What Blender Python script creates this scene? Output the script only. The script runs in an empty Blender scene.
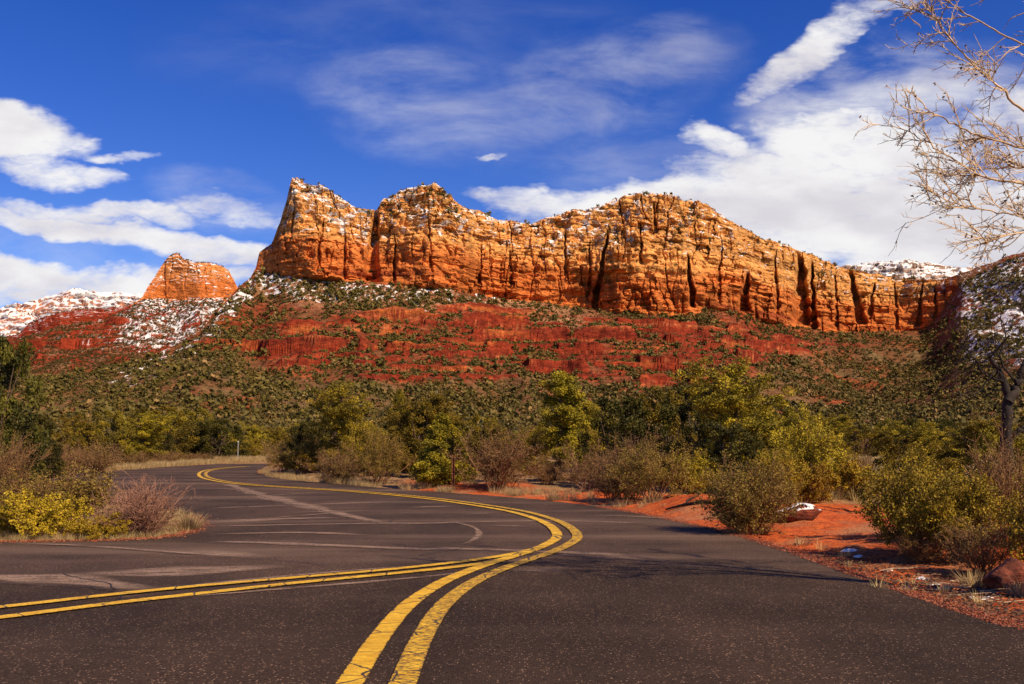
import bpy, math, random
import numpy as np
from mathutils import Vector, Matrix
rng = np.random.default_rng(7); random.seed(7)
S = bpy.context.scene; COL = S.collection
R = math.radians
# ---------------- camera
F = 995.0; CH = 1.4; TAU = math.atan(103 / F)
cam = bpy.data.cameras.new('camera'); camo = bpy.data.objects.new('camera', cam); COL.objects.link(camo)
cam.sensor_width = 36; cam.lens = 36 * F / 1024; cam.clip_end = 20000; cam.clip_start = 0.05
camo.location = (0, 0, CH); camo.rotation_euler = (math.pi / 2 + TAU, 0, 0)
S.camera = camo
S.render.resolution_x = 1024; S.render.resolution_y = 684
S.view_settings.view_transform = 'Standard'; S.view_settings.look = 'None'
S.view_settings.exposure = 0.32; S.view_settings.gamma = 1
# ---------------- light
SUN_EL = R(40); SX, SY = 0.73, -0.683
SUN_ROT = math.atan2(SX, SY)
sl = bpy.data.lights.new('sun', 'SUN'); sl.energy = 5.0; sl.angle = R(0.5); sl.color = (1, 0.82, 0.56)
so = bpy.data.objects.new('sun', sl); COL.objects.link(so)
so.rotation_euler = Vector((-SX * math.cos(SUN_EL), -SY * math.cos(SUN_EL), -math.sin(SUN_EL))).to_track_quat('-Z', 'Y').to_euler()
SKY_STR = 0.105; CLOUD_STR = 0.76

def XK(px, py):
    v = (342 - py) / F
    dy = math.cos(TAU) - v * math.sin(TAU); dz = math.sin(TAU) + v * math.cos(TAU)
    return (px - 512) / F / dy, dz / dy
def G(px, py):
    X, K = XK(px, py); y = -CH / K
    return X * y, y
def at(px, y):          # ground position under image column px at depth y
    return XK(px, 440)[0] * y, y

# ---------------- node helpers
class NT:
    def __init__(s, nt): s.nt = nt; s.L = nt.links
    def n(s, t, **k):
        nd = s.nt.nodes.new(t)
        for a, b in k.items(): setattr(nd, a, b)
        return nd
    def put(s, sock, v):
        if isinstance(v, bpy.types.NodeSocket): s.L.new(v, sock)
        elif v is not None: sock.default_value = v
    def m(s, op, a, b=None, c=None, clamp=False):
        nd = s.n('ShaderNodeMath', operation=op, use_clamp=clamp)
        s.put(nd.inputs[0], a)
        if b is not None: s.put(nd.inputs[1], b)
        if c is not None: s.put(nd.inputs[2], c)
        return nd.outputs[0]
    def mr(s, v, a, b, c=0.0, d=1.0, smooth=True):
        nd = s.n('ShaderNodeMapRange'); nd.interpolation_type = 'SMOOTHSTEP' if smooth else 'LINEAR'
        for i, q in enumerate((v, a, b, c, d)): s.put(nd.inputs[i], q)
        return nd.outputs[0]
    def mix(s, f, a, b, mode='MIX'):
        nd = s.n('ShaderNodeMix', data_type='RGBA', blend_type=mode)
        s.put(nd.inputs[0], f); s.put(nd.inputs[6], a); s.put(nd.inputs[7], b)
        return nd.outputs[2]
    def noise(s, vec, scale, detail=4, rough=0.55, dist=0.0, col=False):
        nd = s.n('ShaderNodeTexNoise')
        if vec is not None: s.put(nd.inputs['Vector'], vec)
        nd.inputs['Scale'].default_value = scale; nd.inputs['Detail'].default_value = detail
        nd.inputs['Roughness'].default_value = rough; nd.inputs['Distortion'].default_value = dist
        return nd.outputs['Color' if col else 'Fac']
    def vec(s, x, y, z):
        nd = s.n('ShaderNodeCombineXYZ')
        for i, q in enumerate((x, y, z)): s.put(nd.inputs[i], q)
        return nd.outputs[0]
    def mapv(s, v, sc=(1, 1, 1), rot=(0, 0, 0), loc=(0, 0, 0)):
        nd = s.n('ShaderNodeMapping'); s.put(nd.inputs[0], v)
        nd.inputs[1].default_value = loc; nd.inputs[2].default_value = rot; nd.inputs[3].default_value = sc
        return nd.outputs[0]
    def bump(s, h, st, dist):
        nd = s.n('ShaderNodeBump'); s.put(nd.inputs['Height'], h)
        nd.inputs['Strength'].default_value = st; nd.inputs['Distance'].default_value = dist
        return nd.outputs[0]
def mat(name):
    m = bpy.data.materials.new(name); m.use_nodes = True; m.node_tree.nodes.clear()
    t = NT(m.node_tree)
    p = t.n('ShaderNodeBsdfPrincipled'); o = t.n('ShaderNodeOutputMaterial'); t.L.new(p.outputs[0], o.inputs[0])
    p.inputs['Roughness'].default_value = .85; p.inputs['Specular IOR Level'].default_value = .25
    return m, t, p, o
def C4(c): return (c[0], c[1], c[2], 1.0)

# ---------------- world
W = bpy.data.worlds.new('World'); S.world = W; W.use_nodes = True; W.node_tree.nodes.clear()
t = NT(W.node_tree)
sky = t.n('ShaderNodeTexSky', sky_type='NISHITA'); sky.sun_disc = False
sky.sun_elevation = SUN_EL; sky.sun_rotation = SUN_ROT; sky.altitude = 1300; sky.air_density = 1.0; sky.dust_density = 0.3; sky.ozone_density = 2.5
hs = t.n('ShaderNodeHueSaturation'); hs.inputs['Saturation'].default_value = 1.38; hs.inputs['Hue'].default_value = .527
t.L.new(sky.outputs[0], hs.inputs['Color'])
b1 = t.n('ShaderNodeBackground'); t.L.new(hs.outputs[0], b1.inputs[0]); b1.inputs[1].default_value = SKY_STR
tc = t.n('ShaderNodeTexCoord'); sep = t.n('ShaderNodeSeparateXYZ'); t.L.new(tc.outputs['Generated'], sep.inputs[0])
dx, dyy, dz = sep.outputs
ys = t.m('MAXIMUM', dyy, .05)
Xs = t.m('DIVIDE', dx, ys); Ks = t.m('DIVIDE', dz, ys)
base = t.vec(Xs, Ks, 0.0)
wn = t.n('ShaderNodeSeparateColor'); t.L.new(t.noise(t.mapv(base, (5, 9, 1)), 1.0, 5, .6, 0, True), wn.inputs[0])
Xw = t.m('ADD', Xs, t.m('MULTIPLY', t.m('SUBTRACT', wn.outputs[0], .5), .16))
Kw = t.m('ADD', Ks, t.m('MULTIPLY', t.m('SUBTRACT', wn.outputs[1], .5), .09))
def ell(cx, cy, rx, ry, deg, amp, soft=0.0):
    X0, K0 = XK(cx, cy); a = R(deg); rx, ry = rx / F, ry / F
    u0 = t.m('SUBTRACT', Xw, X0); v0 = t.m('SUBTRACT', Kw, K0)
    u = t.m('MULTIPLY_ADD', u0, math.cos(a) / rx, t.m('MULTIPLY', v0, math.sin(a) / rx))
    v = t.m('MULTIPLY_ADD', u0, -math.sin(a) / ry, t.m('MULTIPLY', v0, math.cos(a) / ry))
    d2 = t.m('MULTIPLY_ADD', u, u, t.m('MULTIPLY', v, v))
    return t.mr(d2, 1.0, soft, 0.0, amp)
def accum(lst):
    r = None
    for e in lst:
        q = ell(*e); r = q if r is None else t.m('MAXIMUM', r, q)
    return r
solid = accum([(830, 200, 230, 82, -6, 1.1), (960, 235, 190, 85, 0, 1.1), (728, 136, 75, 22, -14, .9), (790, 158, 80, 26, -10, .95), (860, 145, 150, 50, -12, 1),
    (640, 195, 190, 30, 8, .95), (545, 205, 110, 17, 0, .85), (740, 235, 170, 40, -5, 1), (1050, 130, 190, 90, 0, .75), (1200, 200, 300, 110, 0, 1),
    (820, 48, 115, 30, 38, .80), (880, 2, 60, 12, 20, .5),
    (10, 125, 95, 36, -10, 1.1), (45, 165, 100, 20, -12, .8), (115, 150, 48, 9, 0, .6), (-150, 150, 160, 70, 0, 1),
    (95, 208, 150, 14, -6, .85), (70, 222, 190, 17, -10, .95), (190, 247, 150, 22, -12, .9), (215, 205, 90, 22, 0, .5), (250, 215, 80, 14, 0, .5),
    (20, 285, 120, 34, -5, 1.05), (160, 290, 130, 26, 6, .95), (-120, 270, 140, 50, 0, 1), (490, 160, 30, 10, 8, .68)])
wisp = accum([(430, 105, 170, 75, -20, .55), (610, 80, 180, 65, 15, .55), (880, 95, 170, 75, 10, 1.3), (230, 200, 110, 40, -10, .7),
    (400, 40, 300, 80, 0, .12), (640, 165, 160, 50, 0, .4), (60, 250, 200, 60, 0, .35)])
n1 = t.noise(t.mapv(base, (14, 26, 1), (0, 0, R(-12))), 1.0, 8, .62)
n2 = t.noise(t.mapv(base, (7, 20, 1), (0, 0, R(20))), 1.0, 7, .6, .3)
n5 = t.noise(t.mapv(base, (34, 95, 1), (0, 0, R(14))), 1.0, 6, .65, .5)
f1 = t.mr(t.m('ADD', t.m('ADD', solid, t.m('MULTIPLY', t.m('SUBTRACT', n1, .5), 1.35)), t.m('MULTIPLY', t.m('SUBTRACT', n5, .5), .75)), .08, 1.0, 0, .97)
f1 = t.m('MULTIPLY', f1, t.mr(solid, .0, .22))
f2 = t.m('MULTIPLY', wisp, t.mr(n2, .28, .85, 0, .8))
fc = t.m('MULTIPLY', t.m('MAXIMUM', f1, f2), t.mr(dyy, .05, .3))
n3 = t.noise(t.mapv(base, (6, 14, 1), (0, 0, R(8)), (3, 2, 0)), 1.0, 6, .55)
ccol = t.mix(t.mr(n3, .38, .68), (1.0, .985, .975, 1), (.76, .73, .77, 1))
b2 = t.n('ShaderNodeBackground'); t.L.new(ccol, b2.inputs[0]); b2.inputs[1].default_value = CLOUD_STR
ms = t.n('ShaderNodeMixShader'); t.L.new(fc, ms.inputs[0]); t.L.new(b1.outputs[0], ms.inputs[1]); t.L.new(b2.outputs[0], ms.inputs[2])
wo = t.n('ShaderNodeOutputWorld'); t.L.new(ms.outputs[0], wo.inputs[0])

# ---------------- numpy noise
_p = rng.permutation(256); PERM = np.concatenate([_p, _p, _p])
GR = rng.normal(size=(256, 3)); GR /= np.linalg.norm(GR, axis=1)[:, None]
def perlin(x, y, z=0.0):
    x, y, z = np.broadcast_arrays(np.asarray(x, float), np.asarray(y, float), np.asarray(z, float))
    xi, yi, zi = np.floor(x).astype(int), np.floor(y).astype(int), np.floor(z).astype(int)
    xf, yf, zf = x - xi, y - yi, z - zi
    u, v, w = [f * f * f * (f * (f * 6 - 15) + 10) for f in (xf, yf, zf)]
    def g(i, j, k):
        h = PERM[PERM[PERM[(xi + i) & 255] + ((yi + j) & 255)] + ((zi + k) & 255)]
        q = GR[h]; return q[..., 0] * (xf - i) + q[..., 1] * (yf - j) + q[..., 2] * (zf - k)
    l = lambda a, b, s: a + s * (b - a)
    return 1.5 * l(l(l(g(0,0,0), g(1,0,0), u), l(g(0,1,0), g(1,1,0), u), v), l(l(g(0,0,1), g(1,0,1), u), l(g(0,1,1), g(1,1,1), u), v), w)
def fbm(x, y, z=0.0, o=4, lac=2.1, gain=.5):
    r = 0; a = 1; s = 1
    for i in range(o): r = r + a * perlin(x * s + 17.3 * i, y * s + 5.1 * i, np.asarray(z) * s + 3.7 * i); a *= gain; s *= lac
    return r
def ss(a, b, x): q = np.clip((x - a) / (b - a), 0, 1); return q * q * (3 - 2 * q)
def mixc(a, b, f): return a * (1 - f[..., None]) + np.asarray(b) * f[..., None]

# ---------------- mesh helpers
def link(o, parent=None):
    COL.objects.link(o)
    if parent is not None: o.parent = parent
    return o
def tag(o, label=None, cat=None, group=None, kind=None):
    if label: o['label'] = label
    if cat: o['category'] = cat
    if group: o['group'] = group
    if kind: o['kind'] = kind
    return o
def mesh_np(name, V, Fq, attrs=None, smooth=True, m=None):
    """V (n,3); Fq (m,k) index array, k = 3 or 4; attrs: {name: (n,) or (n,3)}"""
    me = bpy.data.meshes.new(name); V = np.asarray(V, np.float32); Fq = np.asarray(Fq, np.int32)
    n, k = Fq.shape
    me.vertices.add(len(V)); me.vertices.foreach_set('co', V.ravel())
    me.loops.add(n * k); me.loops.foreach_set('vertex_index', Fq.ravel())
    me.polygons.add(n); me.polygons.foreach_set('loop_start', np.arange(0, n * k, k, dtype=np.int32))
    me.polygons.foreach_set('use_smooth', np.full(n, smooth))
    for an, av in (attrs or {}).items():
        if av.ndim == 2:
            a = me.attributes.new(an, 'FLOAT_VECTOR', 'POINT'); a.data.foreach_set('vector', av.astype(np.float32).ravel())
        else:
            a = me.attributes.new(an, 'FLOAT', 'POINT'); a.data.foreach_set('value', av.astype(np.float32).ravel())
    me.update(calc_edges=True)
    if m: me.materials.append(m)
    return me
def ob(name, me, parent=None): return link(bpy.data.objects.new(name, me), parent)
def struct(name, me): return tag(ob(name, me), kind='structure')
def gridfaces(nx, nv):
    i = np.arange(nx - 1)[:, None] * nv + np.arange(nv - 1)[None, :]
    return np.stack([i, i + nv, i + nv + 1, i + 1], -1).reshape(-1, 4)
def attr(t, name, out='Vector'):
    a = t.n('ShaderNodeAttribute', attribute_name=name); return a.outputs[out]

# ---------------- rock material (strata colours are carried as vertex colour)
def rock_mat(name, bscale=1.0):
    m, t, p, o = mat(name)
    tc = t.n('ShaderNodeTexCoord'); P = tc.outputs['Object']
    a = attr(t, 'col'); sn = attr(t, 'snow', 'Fac')
    n = t.noise(t.mapv(P, (.12, .12, .30)), 1.0, 6, .65)
    n2 = t.noise(P, .9, 4, .6)
    c = t.mix(1.0, a, t.mix(t.mr(n, .3, .7), (.55, .52, .5, 1), (1.32, 1.32, 1.3, 1)), 'MULTIPLY')
    c = t.mix(1.0, c, t.mix(t.mr(n2, .35, .65), (.7, .7, .7, 1), (1.2, 1.2, 1.2, 1)), 'MULTIPLY')
    sf = t.mr(t.m('ADD', sn, t.m('MULTIPLY', t.m('SUBTRACT', n2, .5), .9)), .42, .58)
    c = t.mix(sf, c, (.82, .78, .77, 1))
    t.L.new(c, p.inputs['Base Color'])
    h = t.m('ADD', n, t.m('MULTIPLY', t.noise(t.mapv(P, (.35, .35, .9)), 1.0, 5, .7), .5))
    t.L.new(t.bump(h, .9, 3.0 * bscale), p.inputs['Normal'])
    p.inputs['Roughness'].default_value = .95; p.inputs['Specular IOR Level'].default_value = .1
    return m
M_rock = rock_mat('sandstone')

GOLD = np.array([.72, .335, .10]); ORG = np.array([.60, .175, .042]); RED = np.array([.29, .040, .015]); DRED = np.array([.19, .026, .013])
def strata_colour(x, y, z, zc, nz, isc, slopef):
    """rock colour from height above the valley; zc = local base of the big cliff"""
    s = x * .9 + y * .3
    w = z - zc + 6 * fbm(x / 160, y / 160, 0, 3)
    b = fbm(x / 900, y / 900, z / 9, 3)
    g = ss(35, 62, w + 10 * b)
    c = np.broadcast_to(RED, z.shape + (3,))
    c = mixc(c, ORG, ss(-14, 4, w + 5 * b)); c = mixc(c, GOLD, g)
    band = .5 + .5 * np.clip(fbm(x / 700 + 3, y / 700, z / 5, 3) * 1.5, -1, 1)
    c = c * (0.72 + .5 * band)[..., None]
    # thin pale and dark beds
    c = mixc(c, DRED * 1.3, ss(.35, .6, fbm(x / 500, y / 500, z / 14 + 5, 2)) * (1 - g) * .7)
    c = mixc(c, [.68, .40, .2], ss(.45, .7, fbm(x / 300, y / 300, z / 18 + 9, 2)) * g * .6)
    # varnish: dark vertical streaks on steep rock
    v = fbm(s / 9, z / 120, 0, 3) + .5 * fbm(s / 45, z / 200, 4, 2)
    c = mixc(c, c * .55, ss(.25, .75, v) * .7)
    return c

tabs = lambda L: np.array(L, float)
def table_top(L):
    A = np.array([XK(a, b) for a, b in L]); return A[:, 0], A[:, 1]
def table_val(L):
    return np.array([XK(a, 300)[0] for a, b in L]), np.array([b for a, b in L], float)
def grid_normals(V):
    du = np.gradient(V, axis=0); dv = np.gradient(V, axis=1); n = np.cross(dv, du)
    n /= np.linalg.norm(n, axis=2)[..., None] + 1e-9
    return n
redlow = lambda X: np.interp(X, *table_top([(-300, 365), (0, 365), (170, 350), (230, 358), (300, 370), (400, 384), (500, 384), (560, 375), (620, 392), (700, 390), (750, 372), (790, 356), (900, 345), (1024, 330), (1300, 330)]))
redtop = lambda X: np.interp(X, *table_top([(-300, 300), (100, 300), (175, 335), (205, 300), (228, 312), (245, 328), (300, 322), (430, 309), (540, 304), (640, 315), (720, 320), (800, 334), (940, 334), (1300, 300)]))
def curtain(X, D, Kt, Kb, y0, z0, pw, setb, nt, nc, nk, seed, notches, benchf, cliff_amp=1.0, lin=.1, back=260):
    nx = len(X); D = D.copy()
    zb = Kb * D + CH
    zt0 = Kt * D + CH; Sb = setb * np.clip(zt0 - zb, 0, 400)
    zt = Kt * (D + Sb) + CH
    # --- talus
    q = np.linspace(0, 1, nt)
    tt = (.25 * q + .75 * (1 - (1 - q) ** 1.5))[None, :] * np.ones((nx, 1))
    Ds = sm(D, 30)
    y = y0 + (Ds[:, None] - y0) * tt
    prof = lin * tt + (1 - lin) * tt ** pw[:, None]
    zs = np.convolve(np.pad(zb, 40, 'edge'), np.hanning(81) / np.hanning(81).sum(), 'valid')
    z = z0 + ((zs[:, None] + (zb - zs)[:, None] * ss(.82, 1, tt)) - z0) * prof
    xw = X[:, None] * y
    amp = (2 + 16 * tt ** 2) * (1 - .85 * ss(.9, 1, tt))
    gull = fbm(xw / 190 + seed, y / 260, 0, 4)
    z = z + amp * gull * .8 * ss(0, .12, tt)
    rid = 1 - np.abs(perlin(xw / 70 + seed, y / 400, 2.)) * 2
    z = z + 8 * ss(.45, .8, tt) * rid * (1 - ss(.93, 1, tt))
    expo = 0 * z; rl = redlow(X)[:, None]; rt = redtop(X)[:, None]
    for st, lo, off_, k in ((21.0, .55, 0, 1.0), (8.0, .5, 3.3, .85), (3.4, .5, 6.1, .8)):
        ph = (z + 5 * fbm(xw / 260, y / 500, 1 + off_, 3)) / st + off_ + .10 * fbm(xw / 28, y / 60, 4, 3) + .25 * fbm(xw / 85, y / 300, 9, 2); il = np.floor(ph); fr = ph - il
        m = benchf(X)[:, None] * ss(rl - .002, rl + .007, (z - CH) / y + .005 * fbm(xw / 60, y / 200, 5, 3)) * (1 - ss(.955, .99, tt)) * (1 - ss(rt - .003, rt + .005, (z - CH) / y)) * ss(-.04, .20, fbm(xw / 75 + 3 * il, il * 5.7 + y / 900, seed, 4)) * k
        z = z + m * st * (ss(.30, .52, fr) - fr) * .92
        expo = np.maximum(expo, m * ss(.20, .32, fr) * (1 - ss(.52, .66, fr)))
    z = z + (.3 + 1.5 * tt) * fbm(xw / 14, y / 14, 0, 3) + expo * .45 * np.sign(perlin(xw / 7, y / 9, z / 5))
    # --- cliff
    w = np.linspace(0, 1, nc + 1)[1:][None, :] * np.ones((nx, 1))
    nst = 13
    qn = w * nst + 2.4 * fbm(X[:, None] * 11 + seed, w * 3, 0, 4)
    fr = qn - np.floor(qn); ben = ss(.15, .6, w) * (.35 + .65 * ss(-.3, .3, fbm(X[:, None] * 25, w * 5, 3, 3)))
    zf = w + ben * (ss(0, .62, fr) - fr) / nst
    set0 = .10 * w + .90 * np.clip((w - .30) / .70, 0, 1) ** 1.5
    yf = set0 + ben * (ss(.5, 1, fr) - fr) / nst * .9
    zc = zb[:, None] + (zt - zb)[:, None] * np.clip(zf, 0, 1.004)
    zc[:, -1] = zt
    yc = (Ds[:, None] + (D - Ds)[:, None] * ss(0, .05, w)) + Sb[:, None] * yf
    crk = np.interp(X, *table_val([(250, .45), (540, .55), (640, .8), (780, 1.0), (940, 1.1)]))[:, None]
    sc = (X * 1150)[:, None] * np.ones_like(zc)      # distance along the wall
    hgt = np.clip((zt - zb) / 110, 0.02, 1)[:, None] * cliff_amp
    wz = zc + 5 * fbm(sc / 120, zc / 120, 0, 2)
    wob = sc + 5 * fbm(zc / 35, sc / 60, seed, 3)
    d = 26 * fbm(wob / 120 + seed, zc / 330, 0, 4)
    brk = .45 + .85 * ss(-.25, .35, fbm(sc / 85, zc / 60, 21, 3))
    d += -11 * (np.abs(perlin(wob / 55 + seed, zc / 120, 3.)) - .3)
    crack = np.abs(perlin(wob / 34 + 2 * seed, zc / 170, 8.)); d += 10 * crk * (1 - ss(0, .05, crack)) * ss(-.3, .25, perlin(sc / 90, zc / 90, 5.))
    crack = np.abs(perlin(wob / 13 + 5, zc / 75, 2.)); d += 4.5 * (1 - ss(0, .14, crack)) * ss(-.2, .3, perlin(sc / 50, zc / 40, 9.))
    L = lambda k, A, o: A * fbm(sc / 400, wz / k + o, 0, 2)
    d += L(26, 5, 1) + brk * (L(9, 3.0, 4) + L(4, 1.6, 7))
    d += 2.6 * fbm(sc / 22, zc / 13, 1, 5, 2.1, .62)
    blk = perlin(sc / 16, zc / 14, 4.); d += 1.6 * np.sign(blk) * ss(0, .12, np.abs(blk))
    def hsh(a, b, k): return GR[PERM[PERM[a.astype(int) & 255] + ((b.astype(int) + k) & 255)], 0]
    wx = sc + 3.5 * fbm(sc / 15, zc / 15, 11, 3); wv = wz + 1.6 * fbm(sc / 18, zc / 12, 12, 3)
    for bw, bh, A in ((34, 23, 3.4), (15, 10.5, 2.4), (7, 5.5, 1.5)):
        bz = np.floor(wv / bh + .3 * perlin(sc / (bw * 5), 2.2, 0)); bx = np.floor(wx / bw + 7.3 * hsh(bz, bz * 0 + 3, int(bw)))
        d += A * 1.6 * brk * hsh(bx, bz, int(bh))
        fz = wv / bh - np.floor(wv / bh); d += A * .35 * brk * (1 - ss(0, .22, fz)) * ss(-.2, .3, perlin(sc / (bw * 2), wv / bh, 1.5))
    for (npx, npy0, npy1, wm, dep, lean) in notches:
        dep = dep * (.75 if wm > 6.5 else .55); wm = wm * (.85 if wm > 8 else .62)
        X0, K1 = XK(npx, npy0); _, K0 = XK(npx, npy1)
        Dl = np.interp(X0, X, D); s0 = X0 * 1150
        zl, zh = K0 * Dl, K1 * Dl
        f = (zc - zl) / (zh - zl)
        wd = wm * (1.15 - .8 * np.clip(f, 0, 1)) * (1 + .5 * perlin(zc / 14, sc * 0 + npx, 0))
        dist = np.abs(sc - s0 - lean * (f - .5) - 2.5 * fbm(zc / 22, npx * .37 + 0 * zc, 0, 3))
        d += dep * (1 - ss(.35, 1, dist / wd)) * ss(-.12, .05, f) * (1 - ss(.9, 1.12, f))
    fade = ss(0, .03, w)
    yc = yc + d * hgt * fade
    # --- back of the mesa
    k = np.linspace(0, 1, nk + 1)[1:][None, :]
    ye = yc[:, -1:]; ze = zc[:, -1:]
    yk = ye + back * k; zk = ze - (.03 + .5 * k ** 1.5) * np.clip(ze - 0, 0, None) * k - 3 * k
    Y = np.concatenate([y, yc, yk], 1); Z = np.concatenate([z, zc, zk], 1)
    V = np.stack([X[:, None] * Y, Y, Z], -1)
    ex = np.concatenate([expo, 0 * zc, 0 * zk], 1)
    return V, zb, zt, ex

# ================= MAIN MESA
TOP = [(-700,380),(-120,374),(0,372),(60,374),(100,368),(150,356),(175,347),(200,332),(215,312),(228,298),(240,286),(250,279),(256,268),(259,254),(272,244),(280,222),(287,200),(292,181),
 (297,179),(310,183),(330,190),(345,198),(360,206),(372,209),(377,207),(385,195),(395,187),(405,183),(420,182),(437,183),(445,190),(455,202),(468,211),(480,212),(495,219),(510,220),(522,222),
 (535,220),(550,216),(565,212),(580,207),(592,206),(605,202),(615,197),(630,193),(650,193),(665,196),(690,199),(705,205),(725,217),(745,228),(762,240),(775,243),(790,247),(805,253),(830,262),
 (845,267),(870,273),(900,277),(930,279),(950,277),(965,272),(985,265),(1005,257),(1024,252),(1100,235),(1400,215)]
BASE = [(-700,383),(-120,377),(0,375),(60,377),(100,371),(150,359),(175,350),(200,335),(215,315),(228,301),(240,289),(250,283),(256,272),(275,275),(290,277),(320,281),(360,282),(380,283),(400,287),(450,290),(500,299),(540,303),(600,312),
 (640,316),(695,316),(705,310),(740,313),(760,322),(800,328),(830,333),(870,332),(900,332),(920,331),(932,325),(948,303),(962,282),(985,272),(1000,264),(1024,256),(1100,239),(1400,219)]
DT = [(-700,800),(-120,950),(200,960),(240,1080),(256,1150),(280,1110),(300,1090),(430,1095),(500,1180),(560,1200),(620,1180),(690,1200),(740,1260),(790,1350),(850,1450),(900,1490),(940,1470),(960,1455),(1000,1440),(1024,1430),(1400,1300)]
Xm = np.concatenate([np.linspace(-1.0, -.55, 60)[:-1], np.linspace(-.55, .56, 1250), np.linspace(.56, 1.0, 70)[1:]])
def sm(a, k=2):
    for _ in range(k): a = np.convolve(np.pad(a, 2, 'edge'), [.1, .2, .4, .2, .1], 'valid')
    return a
Kt = np.interp(Xm, *table_top(TOP)) + .0018 * fbm(Xm * 60, 3.3, 0, 4); Kb = sm(np.interp(Xm, *table_top(BASE)), 3)
Kt = np.maximum(Kt, Kb + .002)
Dm = sm(np.interp(Xm, *table_val(DT)), 6)
pw = np.interp(Xm, *table_val([(-120, 3.2), (150, 3.2), (300, 4.6), (700, 4.6), (900, 4.6), (960, 4.4), (1024, 4.0), (1300, 3.4)]))
lin = .1
benchf = lambda X: np.interp(X, *table_val([(-120, .1), (120, .2), (180, .8), (260, .75), (300, 1), (760, 1), (800, .6), (900, .45), (950, .15), (1024, .1)]))
NOT = [(374, 200, 283, 13, 34, 6), (601, 228, 302, 8, 36, 14), (590, 240, 290, 5, 20, 0), (655, 195, 225, 5, 22, 0), (690, 255, 302, 7, 34, -4), (745, 272, 308, 9, 40, 6), (800, 252, 320, 15, 60, 0), (812, 258, 325, 7, 40, 0),
  (855, 268, 320, 9, 42, -8), (871, 280, 315, 6, 30, 8), (895, 278, 325, 5, 26, 0), (920, 280, 322, 6, 32, 6), (935, 280, 322, 5, 24, 0), (640, 215, 260, 4, 22, 0), (565, 225, 270, 4, 18, 0), (480, 240, 280, 4, 14, 4), (510, 250, 285, 5, 14, 0),
  (430, 210, 270, 4, 12, -6), (320, 215, 270, 5, 14, 6), (345, 225, 275, 4, 12, 0), (720, 240, 300, 5, 20, 4), (775, 250, 310, 5, 24, 0), (835, 270, 325, 5, 24, 0), (395, 225, 278, 4, 18, 0), ]
V, zb, zt, EX = curtain(Xm, Dm, Kt, Kb, 62.0, -1.2, pw, .42, 480, 260, 24, 1.7, NOT, benchf)
NT_, NC_ = 480, 260
N = grid_normals(V); nz = np.abs(N[..., 2])
Xg, Yg, Zg = V[..., 0], V[..., 1], V[..., 2]
SCR = np.broadcast_to((512 + F * Xm)[:, None], Zg.shape)
jj = np.broadcast_to(np.arange(Zg.shape[1])[None, :], Zg.shape)
isc = (jj >= NT_) & ((zt - zb)[:, None] > 22)
col = strata_colour(Xg, Yg, Zg, zb[:, None], nz, isc, None)
tt = np.clip((Yg - 62) / (Dm[:, None] - 62), 0, 1)
flat = ss(.62, .86, nz)
mot = fbm(Xg / 30, Yg / 30, 0, 4)
soil = mixc(np.broadcast_to(np.array([.20, .088, .036]), Zg.shape + (3,)), [.19, .120, .050], ss(-.2, .4, mot))
soil = mixc(soil, [.32, .080, .028], ss(.15, .55, fbm(Xg / 70 + 4, Yg / 90, 0, 4)))
relK = (Zg - CH) / Yg; _rl = redlow(Xm)[:, None]; redz = ss(_rl - .008, _rl + .012, relK + .012 * fbm(Xg / 90, Yg / 110, 2, 3)) * ss(160, 260, SCR) * (1 - .5 * ss(770, 850, SCR))
soil = mixc(soil, [.24, .055, .024], redz * .75)
soil = mixc(soil, [.16, .08, .035], .55 * ss(.0, .5, fbm(Xg / 45, Yg / 60, 8, 4)))
ledge = mixc(mixc(np.broadcast_to(RED * .90, Zg.shape + (3,)), ORG * .9, ss(.15, .6, fbm(Xg / 90, Yg / 200, Zg / 12, 3)) * .7), DRED * .9, ss(-.15, .25, fbm(Xg / 300, Yg / 300, Zg / 4, 3)) * .85)
ledge = mixc(ledge, [.46, .135, .05], ss(.25, .55, fbm(Xg / 260, Yg / 260, Zg / 3 + 40, 3)) * .8)
ledge = ledge * (1 + .35 * fbm(Xg / 6, Yg / 6, Zg / 3, 3))[..., None]
col = np.where(isc[..., None], col, mixc(soil, ledge, np.clip(EX * 1.25 + (1 - flat) * .7 * (redz + .2) * (1 - ss(880, 940, SCR)), 0, 1)))
# pale talus apron right below the big wall
apr = (1 - .7 * EX) * ss(-52, -22, Zg - zb[:, None]) * (~isc) * flat * ss(232, 250, SCR) * (1 - ss(560, 620, SCR))
col = mixc(col, [.42, .22, .11], apr * .8)
# snow
sn = fbm(Xg / 11, Yg / 11, Zg / 11, 4)
lvl = np.interp(SCR[:, 0], [-200, 90, 130, 175, 235, 300, 430, 520, 560, 700, 800, 930, 965, 1024, 1200], [0, .1, .42, .52, .75, .62, .40, .2, .0, .0, .02, .12, .65, .75, .75])[:, None]
hz = ss(-62, -12, Zg - zb[:, None]) * (1 - isc)
hz = np.maximum(hz, ss(.055, .10, relK) * ss(930, 975, SCR) * (1 - isc))
sn2 = fbm(Xg / 5, Yg / 5, Zg / 5, 3)
snow_t = hz * (1 - .8 * EX) * (lvl * ss(.45, .75, nz) * .72 + (sn * .45 + sn2 * .5) * ss(.02, .3, lvl))
topw = np.clip((Zg - zb[:, None]) / np.maximum(zt - zb, 20)[:, None], 0, 1)
leftup = np.interp(SCR[:, 0], [250, 300, 340, 372, 400, 460, 520, 600, 660, 740, 800, 900, 1000], [.55, .9, 1.0, .7, .75, .7, .62, .66, .62, .52, .5, .42, .7])[:, None]
snow_c = isc * (ss(.22, .62, nz) * ss(.25, .8, topw) * leftup * .72 + .62 * sn * ss(.15, .5, topw) - .05)
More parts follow.
